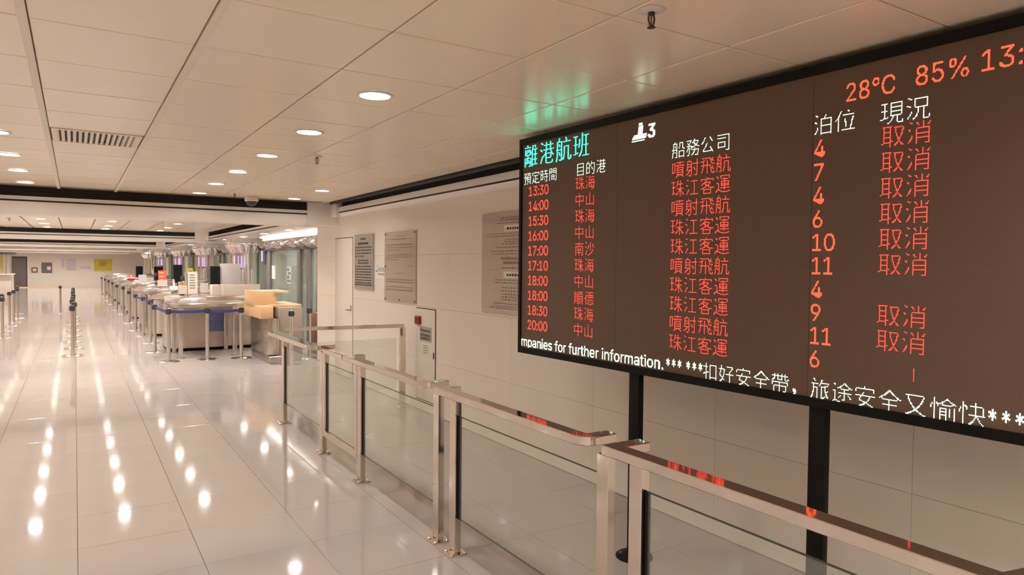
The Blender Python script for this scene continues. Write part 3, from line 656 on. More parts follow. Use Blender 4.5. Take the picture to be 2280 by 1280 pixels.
dots(cjk('扣好安全帶，旅途安全又愉快', 1.596, 1.131, .0968), M_led_w)
# the level mark: a bold stem on a slab with an underline, and a bold 3
bm = new()
def quad(u0, u1, z0, z1, sh=0):
    bm.faces.new([bm.verts.new(p) for p in ((u0, -.0012, z0), (u1, -.0012, z0), (u1+sh, -.0012, z1), (u0+sh, -.0012, z1))])
quad(1.074, 1.178, 2.362, 2.376, .006); quad(1.085, 1.182, 2.376, 2.386, .004); quad(1.118, 1.152, 2.386, 2.432, .006); quad(1.124, 1.152, 2.437, 2.448)
quad(1.072, 1.170, 2.350, 2.355)
w3, h3, r3 = GL['d3']
for r, bits in enumerate(r3):
    for c in range(w3):
        if bits >> (w3-1-c) & 1: quad(1.194+c*.0047, 1.194+c*.0047+.0105, 2.330+r*.0046, 2.330+r*.0046+.0058)
obj('level_symbol', bm, M_led_w, board)
bm = new(); bm.faces.new([bm.verts.new(p) for p in ((2.600, -.0012, 1.222), (2.602, -.0012, 1.222), (2.602, -.0012, 1.272), (2.600, -.0012, 1.272))])
obj('stuck_led_line', bm, M_led_r, board)

# ================================================================== GLASS AND STEEL BARRIERS
ZR = .925
def rail_path(pts, hw=.036, ZR=ZR):
    """flat tube 70 x 40 mm along a polyline in plan, mitred corners"""
    bm = new(); n = len(pts); P = [Vector(p) for p in pts]; sec = []
    for i, p in enumerate(P):
        d0 = (P[i]-P[i-1]).normalized() if i else (P[1]-P[0]).normalized()
        d1 = (P[i+1]-P[i]).normalized() if i < n-1 else d0
        nrm = Vector((d0.y, -d0.x))+Vector((d1.y, -d1.x)); nrm.normalize()
        c = nrm.dot(Vector((d1.y, -d1.x))); w2 = hw/c
        b = .003
        sec.append([(p+nrm*s, z) for s, z in ((-w2, ZR-.040+b), (-w2+b, ZR-.040), (w2-b, ZR-.040), (w2, ZR-.040+b), (w2, ZR-b), (w2-b, ZR), (-w2+b, ZR), (-w2, ZR-b))])
    rings = [[bm.verts.new((q.x, q.y, z)) for q, z in s] for s in sec]
    for a, b in zip(rings, rings[1:]):
        for i in range(8): bm.faces.new((a[i], a[(i+1) % 8], b[(i+1) % 8], b[i]))
    bm.faces.new(rings[0][::-1]); bm.faces.new(rings[-1])
    return bm
XO = 1.805; XC = XO+.036
def bpost(parent, y, x=XO+.020, sx=.020, sy=.035, top=ZR-.040, name='post'):
    bm = new(); box(bm, x-sx, y-sy, .008, x+sx, y+sy, top, bev=.0015, seg=1); p = obj(name, bm, M_rail, parent)
    bm = new(); box(bm, x-.056, y-.056, 0, x+.056, y+.056, .009, bev=.002); b = obj('base_plate', bm, M_rail, p)
    bm = new()
    for sx_, sy_ in ((-1, -1), (1, 1), (-1, 1), (1, -1)): lathe(bm, [(.012, .008), (.013, .012), (.009, .018), (.003, .020)], 12, cx=x+sx_*.038, cy=y+sy_*.041)
    obj('dome_nuts', bm, M_rail, p, smooth=True)
    return p
def pane(parent, y0, y1, z0=.212, z1=.797, x=XO+.024):
    bm = new(); box(bm, x-.005, y0, z0, x+.005, y1, z1); g = obj('glass_pane', bm, M_glass, parent)
    bm = new(); e = .0022
    box(bm, x-.0052, y0, z1-e, x+.0052, y1, z1+.0006); obj('polished_edge', bm, M_gedge, g)
    bx('polished_edge', M_gedge, (x-.0052, y0, z0-.0006, x+.0052, y1, z0+e), g)
    # dark gasket channel on the posts at both sides
    for yy in (y0, y1): bx('gasket', M_black, (x-.009, yy-.006, z0, x+.009, yy+.006, z1), g)
# nearest module (cut by the frame)
b = thing('glass_barrier', 'steel handrail with glass infill, nearest section, below the middle of the board', 'railing', (0, 0, 0), group='glass and steel barriers along the walkway')
obj('handrail', rail_path([(2.005, 2.095), (XC, 2.095), (XC, .70), (2.02, .66)]), M_rail, b)
bpost(b, 1.93); bpost(b, .78); pane(b, .83, 1.885)
b = thing('glass_barrier', 'steel handrail section with glass, second nearest, ending in a rounded return', 'railing', (0, 0, 0), group='glass and steel barriers along the walkway')
arc = [(XC+.05-.05*math.cos(a), 2.205-.05*math.sin(a)+.0) for a in [PI/2*i/5 for i in range(6)]]
obj('handrail', rail_path([(1.95, 3.64), (XC, 3.64)]+[(XC, 2.355)]+[(XC+.05-.05*math.cos(a), 2.33-.05*math.sin(a)) for a in [PI/2*i/6 for i in range(7)]]+[(1.985, 2.28)]), M_rail, b)
bpost(b, 3.436); bpost(b, 2.125); pane(b, 2.17, 3.39)
b = thing('glass_barrier', 'steel handrail section with wide glass pane, between the gate and the twin posts', 'railing', (0, 0, 0), group='glass and steel barriers along the walkway')
obj('handrail', rail_path([(1.97, 5.30), (XC, 5.30), (XC, 3.94)]+[(XC+.05-.05*math.cos(a), 3.925-.05*math.sin(a)) for a in [PI/2*i/6 for i in range(7)]]+[(1.99, 3.875)]), M_rail, b)
bpost(b, 4.96); bpost(b, 3.65); pane(b, 3.695, 4.915)
b = thing('glass_gate', 'narrow framed glass gate with steel bottom bar, between two barrier sections', 'gate', (0, 0, 0))
obj('top_rail', rail_path([(XC, 5.90), (XC, 5.348)]), M_rail, b)
bm = new(); box(bm, XO, 5.005, .165, XO+.04, 5.865, .215, bev=.002); obj('bottom_bar', bm, M_rail, b)
bm = new(); box(bm, XO, 5.80, .215, XO+.04, 5.865, .885, bev=.002); obj('stile', bm, M_rail, b)
bm = new(); box(bm, XO, 5.005, .215, XO+.04, 5.06, .885, bev=.002); obj('stile', bm, M_rail, b)
pane(b, 5.066, 5.795, z0=.215, z1=.80)
b = thing('glass_barrier', 'farthest steel handrail section of the walkway line, with frosted-looking glass beside the gate', 'railing', (0, 0, 0), group='glass and steel barriers along the walkway')
obj('handrail', rail_path([(1.755, 7.39), (1.755, 6.04)]+[(1.805-.05*math.cos(a), 6.01-.05*math.sin(a)) for a in [PI/2*i/6 for i in range(1, 7)]]+[(1.93, 5.96)], .055, .945), M_rail, b)
bpost(b, 7.22, top=.905); bpost(b, 5.905, top=.90); pane(b, 5.95, 7.175)
b = thing('glass_barrier', 'cross section of steel handrail running to the panel wall, with one end post', 'railing', (0, 0, 0))
bm = rail_path([(1.90, 7.52), (3.215, 7.355)], .03, .97); obj('handrail', bm, M_rail, b)
bm = new(); box(bm, 3.165, 7.335, .008, 3.235, 7.375, .93, bev=.0015, seg=1); p = obj('post', bm, M_rail, b)
bm = new(); box(bm, 3.14, 7.30, 0, 3.26, 7.41, .009, bev=.002); obj('base_plate', bm, M_rail, p)
bm = new(); box(bm, 1.95, 7.425, .212, 3.16, 7.435, .80); g = obj('glass_pane', bm, M_glass, b)

# ================================================================== THINGS ON THE RIGHT WALL
def wordlines(bm, y0, y1, zs, h, x, wmin=.03, wmax=.09, gap=.014, centre=False, frac=1.0):
    """rows of small word-sized marks; y runs from the left end y0 down to y1"""
    for z in zs:
        f = frac if isinstance(frac, float) else random.uniform(*frac)
        L = (y0-y1)*f; y = (y0 - ((y0-y1)-L)/2) if centre else y0
        end = y-L
        while y > end+.01:
            wd = min(random.uniform(wmin, wmax), y-end)
            bm.faces.new([bm.verts.new(p) for p in ((x, y, z), (x, y-wd, z), (x, y-wd, z+h*random.uniform(.75, 1)), (x, y, z+h*random.uniform(.75, 1)))])
            y -= wd+gap
def plaque(label, y0, y1, z0, z1, m, th=.012):
    t = thing('wall_plaque', label, 'plaque', (XW, (y0+y1)/2, z0), group='engraved metal plaques')
    bm = new(); box(bm, -th, -(y0-y1)/2, 0, .0, (y0-y1)/2, z1-z0, bev=.001, seg=1); p = obj('plate', bm, m, t)
    return t, p
# slim dark plaque
t, p = plaque('narrow grey engraved metal plaque with dark text, beside the service door', 9.24, 8.54, 1.327, 2.068, M_plate, .022)
bm = new(); H2 = .35
wordlines(bm, .10, -.10, [.665], .028, -.0235, .02, .03, .006); wordlines(bm, .20, -.20, [.60], .034, -.0235, .02, .035, .006)
wordlines(bm, .31, -.31, [.555, .515, .475], .018, -.0235, .03, .09, .012); wordlines(bm, .31, -.05, [.435], .018, -.0235)
wordlines(bm, .2, -.2, [.375, .34], .022, -.0235, .04, .1, .012)
wordlines(bm, .31, -.31, [.295, .258, .221, .184, .147, .110, .073, .045], .020, -.0235, .03, .09, .014)
obj('engraved_lines', bm, M_ink, t)
# big pale plaque
t, p = plaque('large pale polished metal plaque with corner screws, left of the cupboard door', 8.155, 7.217, 1.206, 2.060, M_plate2, .014)
bm = new()
wordlines(bm, .12, -.12, [.79], .014, -.0148); wordlines(bm, .2, -.2, [.755], .016, -.0148)
wordlines(bm, .40, -.42, [.685, .655], .014, -.0148); wordlines(bm, .40, 0, [.625], .014, -.0148)
wordlines(bm, .40, -.42, [.565, .535], .014, -.0148); wordlines(bm, .40, 0.02, [.505], .014, -.0148)
wordlines(bm, -.25, -.42, [.43], .012, -.0148); wordlines(bm, .12, -.12, [.34], .014, -.0148)
wordlines(bm, .40, -.42, [.265, .235], .014, -.0148); wordlines(bm, .40, -.40, [.175, .14], .014, -.0148)
obj('engraved_lines', bm, M_ink2, t)
for yy, zz in ((.44, .83), (.44, .43), (.44, .025), (0, .025), (-.44, .025), (-.44, .83)):
    bm = new(); lathe(bm, [(.011, 0), (.011, .005), (.008, .008), (.002, .009)], 12); o = obj('screw_cap', bm, M_dgrey, t, smooth=True); o.location = (-.014, yy, zz); o.rotation_euler = (0, -PI/2, 0)
# plaque partly behind the board
t, p = plaque('tall pinkish engraved metal plaque with two white labels, partly behind the board edge', 5.706, 4.60, 1.209, 2.150, M_plate2, .012)
bm = new()
wordlines(bm, .22, -.22, [.875, .855], .014, -.0128, centre=True); wordlines(bm, .28, -.28, [.83], .008, -.0128)
wordlines(bm, .46, -.46, [.735, .712], .009, -.0128, centre=True); wordlines(bm, .2, -.2, [.68, .66, .64], .010, -.0128, centre=True, frac=(.6, 1))
wordlines(bm, .3, -.3, [.61], .008, -.0128); wordlines(bm, .48, -.48, [.575, .55], .009, -.0128, centre=True, frac=(.7, 1))
wordlines(bm, .2, -.2, [.50], .028, -.0128, .02, .03, .012); wordlines(bm, .16, -.16, [.46], .028, -.0128, .02, .03, .012)
wordlines(bm, .2, -.2, [.42], .012, -.0128); wordlines(bm, .3, -.3, [.31, .285], .010, -.0128, centre=True)
wordlines(bm, .18, -.18, [.24, .21, .18, .155, .13], .014, -.0128, .02, .04, .02); wordlines(bm, .46, -.46, [.095, .07, .05], .010, -.0128, centre=True, frac=(.7, 1))
obj('engraved_lines', bm, M_ink2, t)
for zz, h in ((.755, .058), (.335, .058)):
    lb = bx('white_label', M_paper, (-.0145, -.16, zz, -.0120, .15, zz+h), t)
    bm = new(); wordlines(bm, .10, -.11, [zz+.017], .024, -.0149, .02, .04, .012); obj('printed_text', bm, M_ink, lb)
# paper notice with two small icons
t = thing('paper_notice', 'small white paper notice with black warning mark, between the two left plaques', 'notice', (XW, 8.335, 1.478))
bx('sheet', M_paper, (-.0025, -.19, 0, -.0005, .16, .215), t)
bm = new()
for c in (((.14, .085), (.10, .085), (.12, .125)), ((.11, .15), (.09, .15), (.10, .18))): bm.faces.new([bm.verts.new((-.0031, y, z)) for y, z in c])
wordlines(bm, .07, -.15, [.13, .112, .094, .06, .045], .009, -.0031, .015, .04, .008)
obj('printed_text', bm, M_ink, t)
# cupboard door with call point
t = thing('hose_cupboard', 'beige cupboard door in the panel wall with a red call point and a metal sign', 'cupboard', (XW, 6.963, .12))
bx('reveal', M_slot, (-.003, -.251, .003, -.0005, .251, 1.05), t)
d = bx('door', M_wall, (-.010, -.242, .012, -.003, .242, 1.041), t, bev=.002)
bm = new(); box(bm, -.020, -.232, .505, -.010, -.212, .575, bev=.003); obj('latch', bm, M_grey, d, smooth=True)
t = thing('fire_call_point', 'small red call point on the cupboard door', 'fire alarm', (XW-.0105, 7.135, 1.0))
bm = new(); box(bm, -.03, -.060, -.02, 0, .055, .075, bev=.004); obj('housing', bm, M_red, t, smooth=True)
bx('window', M_dgrey, (-.0315, -.030, .0, -.0295, .035, .055), t)
t = thing('metal_sign', 'small grey metal sign with dark characters below the red call point', 'sign', (XW-.0105, 6.95, .80))
bx('plate', M_plate, (-.004, -.145, 0, 0, .145, .165), t)
bm = new(); wordlines(bm, .12, -.12, [.105, .055, .018], .034, -.0046, .012, .030, .007); obj('printed_text', bm, M_ink, t)
t = thing('paper_slip', 'narrow white paper slip taped below the metal sign', 'notice', (XW-.0105, 6.945, .64))
bx('sheet', M_paper, (-.0015, -.08, 0, 0, .08, .13), t)
bm = new(); wordlines(bm, .06, -.06, [.105, .08, .055, .03], .010, -.0021, .015, .03, .008); obj('printed_text', bm, M_ink2, t)

# ================================================================== QUEUE POSTS
HP = .89
def mk_post(label, group):
    t = thing('queue_post', label, 'queue barrier post', (0, 0, 0), group=group)
    bm = new(); lathe(bm, [(.172, 0), (.172, .008), (.160, .016), (.09, .026), (.034, .034)], 32); obj('base', bm, M_steel2, t, smooth=True)
    bm = new(); lathe(bm, [(.031, .03), (.031, HP-.07)], 20); obj('pole', bm, M_steel2, t, smooth=True)
    bm = new(); lathe(bm, [(.030, HP-.095), (.037, HP-.088), (.037, HP-.012), (.034, HP)], 20)
    for a in range(4):
        c, s = math.cos(a*PI/2), math.sin(a*PI/2)
        pts = [(c*.033-s*.013, s*.033+c*.013), (c*.033+s*.013, s*.033-c*.013), (c*.046+s*.013, s*.046-c*.013), (c*.046-s*.013, s*.046+c*.013)]
        prism(bm, pts, HP-.082, HP-.018)
    obj('belt_head', bm, M_dgrey, t, smooth=True)
    bm = new(); lathe(bm, [(.034, HP), (.034, HP+.004), (.02, HP+.008)], 20); obj('cap', bm, M_steel2, t, smooth=True)
    return t
QP = None
def qpost(x, y, label, group):
    global QP
    if QP is None:
        QP = mk_post(label, group); QP.location = (x, y, 0); return QP
    return dup(QP, (x, y, 0), label=label, group=group)
def belt(t, x2, y2, m, sag=.01):
    dx, dy = x2-t.location.x, y2-t.location.y; L = math.hypot(dx, dy); ux, uy = dx/L, dy/L
    bm = new(); n = 8; top = []; bot = []
    nx, ny = -uy*.0015, ux*.0015
    for i in range(n+1):
        s = .045+(L-.09)*i/n; z = HP-.05-sag*4*(i/n)*(1-i/n)
        top.append([bm.verts.new((ux*s+k*nx, uy*s+k*ny, z+.024)) for k in (-1, 1)]); bot.append([bm.verts.new((ux*s+k*nx, uy*s+k*ny, z-.024)) for k in (-1, 1)])
    for i in range(n):
        bm.faces.new((top[i][0], top[i+1][0], bot[i+1][0], bot[i][0])); bm.faces.new((top[i][1], bot[i][1], bot[i+1][1], top[i+1][1]))
        bm.faces.new((top[i][0], top[i][1], top[i+1][1], top[i+1][0])); bm.faces.new((bot[i][0], bot[i+1][0], bot[i+1][1], bot[i][1]))
    obj('belt', bm, m, t)
gr = 'steel queue posts in front of the counters'
sp = [(1.314, 12.70), (1.912, 12.69), (2.449, 12.61), (1.234, 14.13), (1.308, 15.85), (1.296, 17.44), (1.249, 19.0), (1.25, 21.4), (1.309, 25.28), (1.229, 27.4), (1.25, 31.2), (1.24, 34.5), (1.22, 38.0), (1.2, 42.0)]
lb = ['steel queue post with dark head at the left corner of the nearest counter, blue belt', 'steel queue post in the middle of the nearest blue belt, before the first counter', 'steel queue post at the right end of the blue belt, beside the wooden block',
      'steel queue post left of the nearest counter, second along the aisle', 'steel queue post along the counter aisle, third from the front', 'steel queue post along the counter aisle, fourth from the front', 'steel queue post along the counter aisle, fifth from the front, where the belt ends',
      'steel queue post along the counter aisle, alone between the belt line and the farther group', 'steel queue post before the middle counters, front of the farther group', 'steel queue post before the middle counters, second of the farther group', 'steel queue post before the distant counters, third of the farther group', 'small distant queue post, fourth of the farther group', 'tiny distant queue post, fifth of the farther group', 'tiny distant queue post, last of the farther group by the far counters']
Q = [qpost(x, y, l, gr) for (x, y), l in zip(sp, lb)]
Qb = [thing_ for thing_ in Q]
g2 = 'steel queue posts standing in a line in the middle of the hall'
cs = [(-.044, 14.30), (-.012, 15.56), (-.049, 16.82), (-.041, 18.14), (-.033, 19.6), (-.046, 21.5), (-.043, 22.8), (-.045, 24.34)]
for i, (x, y) in enumerate(cs): qpost(x, y, 'steel queue post in the single file in mid hall, %s' % ['nearest', 'second', 'third', 'fourth', 'fifth', 'sixth', 'seventh', 'farthest'][i], g2)
g3 = 'steel queue posts at the left edge'
ls = [(-1.323, 18.32), (-1.458, 20.13), (-1.412, 21.6), (-1.403, 22.9), (-1.422, 24.65), (-1.53, 26.64), (-.40, 26.64)]
ll = ['steel queue post at the very left edge, nearest of the left group', 'steel queue post at the left edge, second of the left group', 'steel queue post at the left, third of the left group', 'steel queue post at the left, fourth of the left group', 'steel queue post at the left, fifth of the left group', 'steel queue post at the left, holding the near end of the tan belt', 'lone steel queue post at the right end of the tan belt']
LQ = [qpost(x, y, l, g3) for (x, y), l in zip(ls, ll)]
qpost(2.99, 11.38, 'steel queue post half hidden behind the handrail, left of the pair by the wooden shelf', 'queue posts behind the handrail')
qpost(3.46, 11.98, 'steel queue post half hidden behind the handrail, right of the pair near the wall end', 'queue posts behind the handrail')

for a, b_ in ((0, 1), (1, 2), (3, 0), (4, 3), (5, 4), (6, 5)): belt(Q[a], sp[b_][0], sp[b_][1], M_blue)
belt(LQ[6], ls[5][0], ls[5][1], M_tan, .004)

# ================================================================== CHECK-IN COUNTERS
def counter(full, label, y0):
    t = thing('check_in_counter', label, 'counter', (1.5, y0, 0), group='stainless check-in counters')
    # open table: four legs and an apron frame under a steel top
    for i, (x, y) in enumerate(((.04, .05), (.92, .02), (.04, .96), (.93, .96)) if full else ()):
        bm = new(); box(bm, x-.035, y-.035, .006, x+.035, y+.035, .90, bev=.004); lg = obj('leg', bm, M_steel, t, smooth=True)
        bm = new(); box(bm, x-.06, y-.055, 0, x+.06, y+.055, .008, bev=.002); obj('foot_plate', bm, M_steel, lg, smooth=True)
    bm = new()
    if full:
     o = [(-.06+.10, -.03), (1.15, -.03), (1.15, 1.03), (-.10, 1.03), (-.12, .30), (-.09, .08), (-.02, 0)]
     prism(bm, o, .885, .965); bmesh.ops.bevel(bm, geom=bm.edges[:], offset=.018, segments=3, affect='EDGES'); obj('table_top', bm, M_steel2, t, smooth=True)
    # cabinet body with a shadow plinth
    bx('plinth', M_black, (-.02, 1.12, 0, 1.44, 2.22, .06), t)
    b = bx('body', M_beige, (.20, 1.04, .06, .94, 2.25, .90), t, bev=.006)
    bx('door_panel', M_beige, (.215, 1.028, .075, .80, 1.041, .885), b, bev=.003)
    bx('base_cabinet', M_steel, (.94, 1.10, .06, 1.46, 2.25, .90), t, bev=.006)
    # rounded steel nose towards the aisle, with a smooth hood rising to the desk
    cx, cy, r = .24, 1.36, .30
    pts = [(.62, 1.06)]+[(cx+r*math.cos(a), cy+r*math.sin(a)) for a in [-PI/2-PI/2*i/10 for i in range(11)]]+[(cx+r*math.cos(a), 2.0+r*math.sin(a)) for a in [PI-PI/2*i/10 for i in range(11)]]+[(.62, 2.30)]
    if not full: prism(bm_ := new(), pts, .06, .84); obj('rounded_nose', bm_, M_steel2, t, smooth=True)
    else: prism(bm_ := new(), [(x if x < .2 else .2, y) for x, y in pts], .06, .84); obj('rounded_nose', bm_, M_steel2, t, smooth=True)
    bm = new(); rings = []
    for k in range(7):
        u = k/6; rings.append([bm.verts.new((x+(1.0-x)*u*.72, y+(1.68-y)*u*.35, .84+(1.04-.84)*math.sin(u*PI/2)**.8)) for x, y in pts])
    n = len(pts)
    for lo, hi in zip(rings, rings[1:]):
        for i in range(n): bm.faces.new((lo[i], lo[(i+1) % n], hi[(i+1) % n], hi[i]))
    bm.faces.new(rings[-1]); obj('sloping_hood', bm, M_steel2, t, smooth=True)
    # desk top behind
    bm = new(); box(bm, .62, 1.10, .90, 1.66, 2.30, 1.035, bev=.015, seg=3); obj('desk_top', bm, M_steel2, t, smooth=True)
    return t
PER = 2.93
CK = counter(True, 'nearest stainless check-in counter with open table frame, belt posts in front', 13.02)
CB = counter(False, 'second stainless check-in counter, large rounded nose beside the first', 13.02+PER*1.07)
clab = ['', 'second', 'third', 'fourth', 'fifth', 'sixth', 'seventh', 'eighth', 'ninth', 'tenth', 'eleventh', 'twelfth']
for k in range(2, 12):
    if k % 2: dup(CB, (1.5, 13.02+PER*k+(.0 if k > 1 else 0), 0), label='stainless check-in counter with large rounded nose, %s from the front of the row' % clab[k])
    else: dup(CK, (1.5, 13.02+PER*k, 0), label='stainless check-in counter with a table frame, %s from the front of the row' % clab[k])
# extras on the first counter
t = thing('privacy_screen', 'low cream partition standing on the nearest counter behind the table', 'partition', (2.30, 14.5, 1.035))
bm = new(); box(bm, -.02, -.02, -.0, .14, .33, .20, bev=.003); obj('end_panel', bm, M_cream, t, smooth=True)
bm = new(); box(bm, .19, -.02, -.0, .88, .03, .205, bev=.003); obj('front_panel', bm, M_cream, t, smooth=True)
bm = new(); box(bm, .14, -.025, 0, .19, .03, .21, bev=.003); obj('white_strip', bm, M_white, t, smooth=True)
t = thing('blue_poster', 'blue printed poster on the low front of the nearest counter', 'poster', (2.12, 14.03, .36))
bx('sheet', M_bluegrey, (0, -.006, 0, .32, 0, .40), t)

# wooden block, steel pedestal and shelf beside the wall end
t = thing('wooden_service_stand', 'maple topped service stand on a steel pedestal, near the wall end', 'stand', (2.56, 11.6, 0))
bm = new(); box(bm, 0, .02, .75, .20, 1.36, .955, bev=.004); obj('lower_wood_block', bm, M_wood, t, smooth=True)
bm = new(); box(bm, -.02, .50, .955, .36, 1.2, 1.19, bev=.004); obj('upper_wood_box', bm, M_wood, t, smooth=True)
bm = new(); box(bm, .34, .45, 1.155, .56, 1.2, 1.19, bev=.003); obj('upper_shelf', bm, M_wood, t, smooth=True)
bm = new(); box(bm, .20, .28, .925, .735, 1.36, .965, bev=.006); obj('shelf', bm, M_wood, t, smooth=True)
bm = new(); box(bm, .12, .06, .14, .30, 1.36, .75, bev=.008); obj('pedestal', bm, M_steel, t, smooth=True)
bm = new(); box(bm, .13, .0, 0, .36, 1.36, .13, bev=.02, seg=3); obj('foot', bm, M_steel, t, smooth=True)
bm = new(); box(bm, .30, .10, .0, .70, 1.36, .925, bev=.004); obj('cabinet', bm, M_tan2, t, smooth=True)
# brown cabinet in the passage
t = thing('brown_cabinet', 'low brown wooden cabinet glimpsed behind the handrail by the wall end', 'cabinet', (3.72, 12.4, 0))
bm = new(); box(bm, 0, 0, .0, .5, .4, .76, bev=.004); cb = obj('carcass', bm, M_brown, t, smooth=True)
bx('door', M_brown, (.01, -.015, .04, .245, 0, .72), t, bev=.002); bx('door', M_brown, (.255, -.015, .04, .49, 0, .72), t, bev=.002)

# ---- small things on the counters
def screen(name, label, x, y, z, w_, h_, m, face, th=.05, cat='monitor', group=None):
    t = thing(name, label, cat, (x, y, z), group=group)
    bm = new(); box(bm, 0, 0, .08, w_, th, h_, bev=.006); obj('housing', bm, m, t, smooth=True)
    bx('panel', face, (.015, -.003, .095, w_-.015, .001, h_-.015), t)
    bm = new(); box(bm, w_/2-.02, .02, 0, w_/2+.02, .04, .1); box(bm, w_/2-.09, -.03, 0, w_/2+.09, .10, .012); obj('foot', bm, m, t)
    return t
DT = 1.036
screen('computer_monitor', 'tall black monitor standing behind the cream partition', 2.30, 14.93, DT, .20, .57, M_dgrey, M_black)
t = thing('white_display_box', 'large pale grey panel standing above the cream partition', 'panel', (2.50, 14.95, DT))
bm = new(); box(bm, 0, 0, 0.18, .40, .06, .62, bev=.006); obj('face', bm, M_lgrey, t, smooth=True); bx('stand', M_lgrey, (.05, .01, 0, .09, .05, .19), t); bx('stand', M_lgrey, (.31, .01, 0, .35, .05, .19), t)
def standee(name, label, x, y, z, w_, h_, m, cat, rows=4, ink=M_ink, tilt=.10):
    t = thing(name, label, cat, (x, y, z))
    bm = new(); vs = [(0, 0), (.006, 0), (.006+tilt*h_, h_), (tilt*h_, h_)]
    prism(bm, [(a, b) for a, b in vs], 0, w_, axis='x'); obj('card', bm, m, t)
    bm = new()
    for r in range(rows):
        z0 = h_*(.82-.7*r/rows); a = .15*w_; b = w_*random.uniform(.65, .88)
        off = tilt*z0-.0015
        bm.faces.new([bm.verts.new(p) for p in ((a, off, z0), (b, off, z0), (b, off+tilt*.05*h_, z0+.05*h_), (a, off+tilt*.05*h_, z0+.05*h_))])
    obj('printed_text', bm, ink, t)
    bm = new(); box(bm, w_/2-.02, .01, 0, w_/2+.02, .05+tilt*h_*.5, .006); obj('foot', bm, M_white, t)
    return t
standee('counter_notice', 'white standing notice with red heading on the first desk', 1.93, 15.15, DT, .175, .45, M_cream, 'notice', 6, M_ink2)
y_ = lambda k: 13.02+PER*k+1.5
standee('counter_notice', 'orange red standing card on a middle desk', 1.90, y_(2)+.3, DT, .20, .42, M_orange, 'notice', 3, M_paper)
standee('counter_notice', 'small yellow card leaning above the nearest desk', 2.30, 18.15, DT+.0, .13, .50, M_yellow, 'notice', 3, M_ink)
t = thing('document_holder', 'dark wire document holder beside the white standing notice', 'holder', (2.13, 15.14, DT))
bm = new()
for a in (0, .20): prism(bm, [(0, 0), (.012, 0), (.10, .30), (.088, .30)], a, a+.012, axis='x')
box(bm, 0, .09, .29, .212, .102, .302); obj('wire_frame', bm, M_grey, t)
bx('sheet', M_cream, (.03, .03, .02, .18, .045, .22), t)
def carton(label, x, y, w_, d_, h_, m=M_cream):
    t = thing('cardboard_box', label, 'box', (x, y, DT)); bm = new(); box(bm, 0, 0, 0, w_, d_, h_, bev=.002); obj('body', bm, m, t)
    bm = new(); box(bm, -.002, -.002, h_-.03, w_+.002, d_+.002, h_+.002); obj('lid', bm, m, t); return t
carton('beige carton beside the white standing notice', 1.76, 15.1, .14, .2, .16, M_beige)
carton('small tan box on the second desk', 2.06, y_(1)+.2, .16, .2, .18, M_wood)
carton('white box on a middle desk left of the orange card', 1.62, y_(3)-.1, .20, .25, .26, M_white)
carton('cream box on the third desk', 1.86, y_(2)-.05, .22, .2, .16, M_cream)
carton('low grey box on the fifth desk', 2.02, y_(4), .3, .2, .12, M_lgrey)
screen('computer_monitor', 'black monitor with white spots on the third desk', 2.28, y_(2)+.5, DT, .24, .58, M_dgrey, M_black)
screen('computer_monitor', 'small black monitor on the fourth desk', 2.05, y_(3)+.3, DT, .26, .52, M_dgrey, M_black)
screen('computer_monitor', 'small dark monitor on a distant desk near the first chrome column seen', 1.95, y_(5)+.3, DT, .24, .50, M_dgrey, M_black)
screen('computer_monitor', 'grey monitor turned aside on the second desk', 2.22, y_(1)+.4, DT, .26, .40, M_lgrey, M_teal)
t = thing('desk_telephone', 'pale desk telephone with tilted handset on the second desk', 'telephone', (1.84, y_(1)-.1, DT))
bm = new(); prism(bm, [(0, 0), (.18, 0), (.18, .09), (0, .03)], 0, .16, axis='x'); obj('base', bm, M_white, t)
bm = new(); prism(bm, [(.02, .05), (.05, .04), (.17, .24), (.14, .25)], .06, .10, axis='x'); obj('handset', bm, M_white, t)
t = thing('red_cap_ornament', 'small red and white round ornament on a distant desk', 'ornament', (1.60, y_(4)+.1, DT))
bm = new(); lathe(bm, [(.05, 0), (.12, .04), (.13, .12), (.08, .2), (.02, .24)], 16); obj('body', bm, M_red, t, smooth=True)
bm = new(); lathe(bm, [(.125, .09), (.135, .10), (.135, .13), (.125, .14)], 16); obj('band', bm, M_white, t, smooth=True)
for k, (nx, lab) in enumerate(((1.80, 'black desk lamp arm on the second desk'), (1.78, 'black desk lamp arm on the fourth desk'))):
    t = thing('desk_lamp', lab, 'lamp', (nx+.28, y_(1 if k == 0 else 3)-.2, DT))
    bm = new(); lathe(bm, [(.06, 0), (.06, .012), (.012, .018)], 16); obj('base', bm, M_dgrey, t, smooth=True)
    bm = new(); prism(bm, [(-.006, .012), (.006, .012), (.08, .24), (.068, .245)], -.006, .006, axis='x'); obj('arm', bm, M_dgrey, t)
    bm = new(); prism(bm, [(.06, .22), (.09, .25), (.0, .33), (-.04, .29)], -.035, .035, axis='x'); obj('shade', bm, M_dgrey, t)

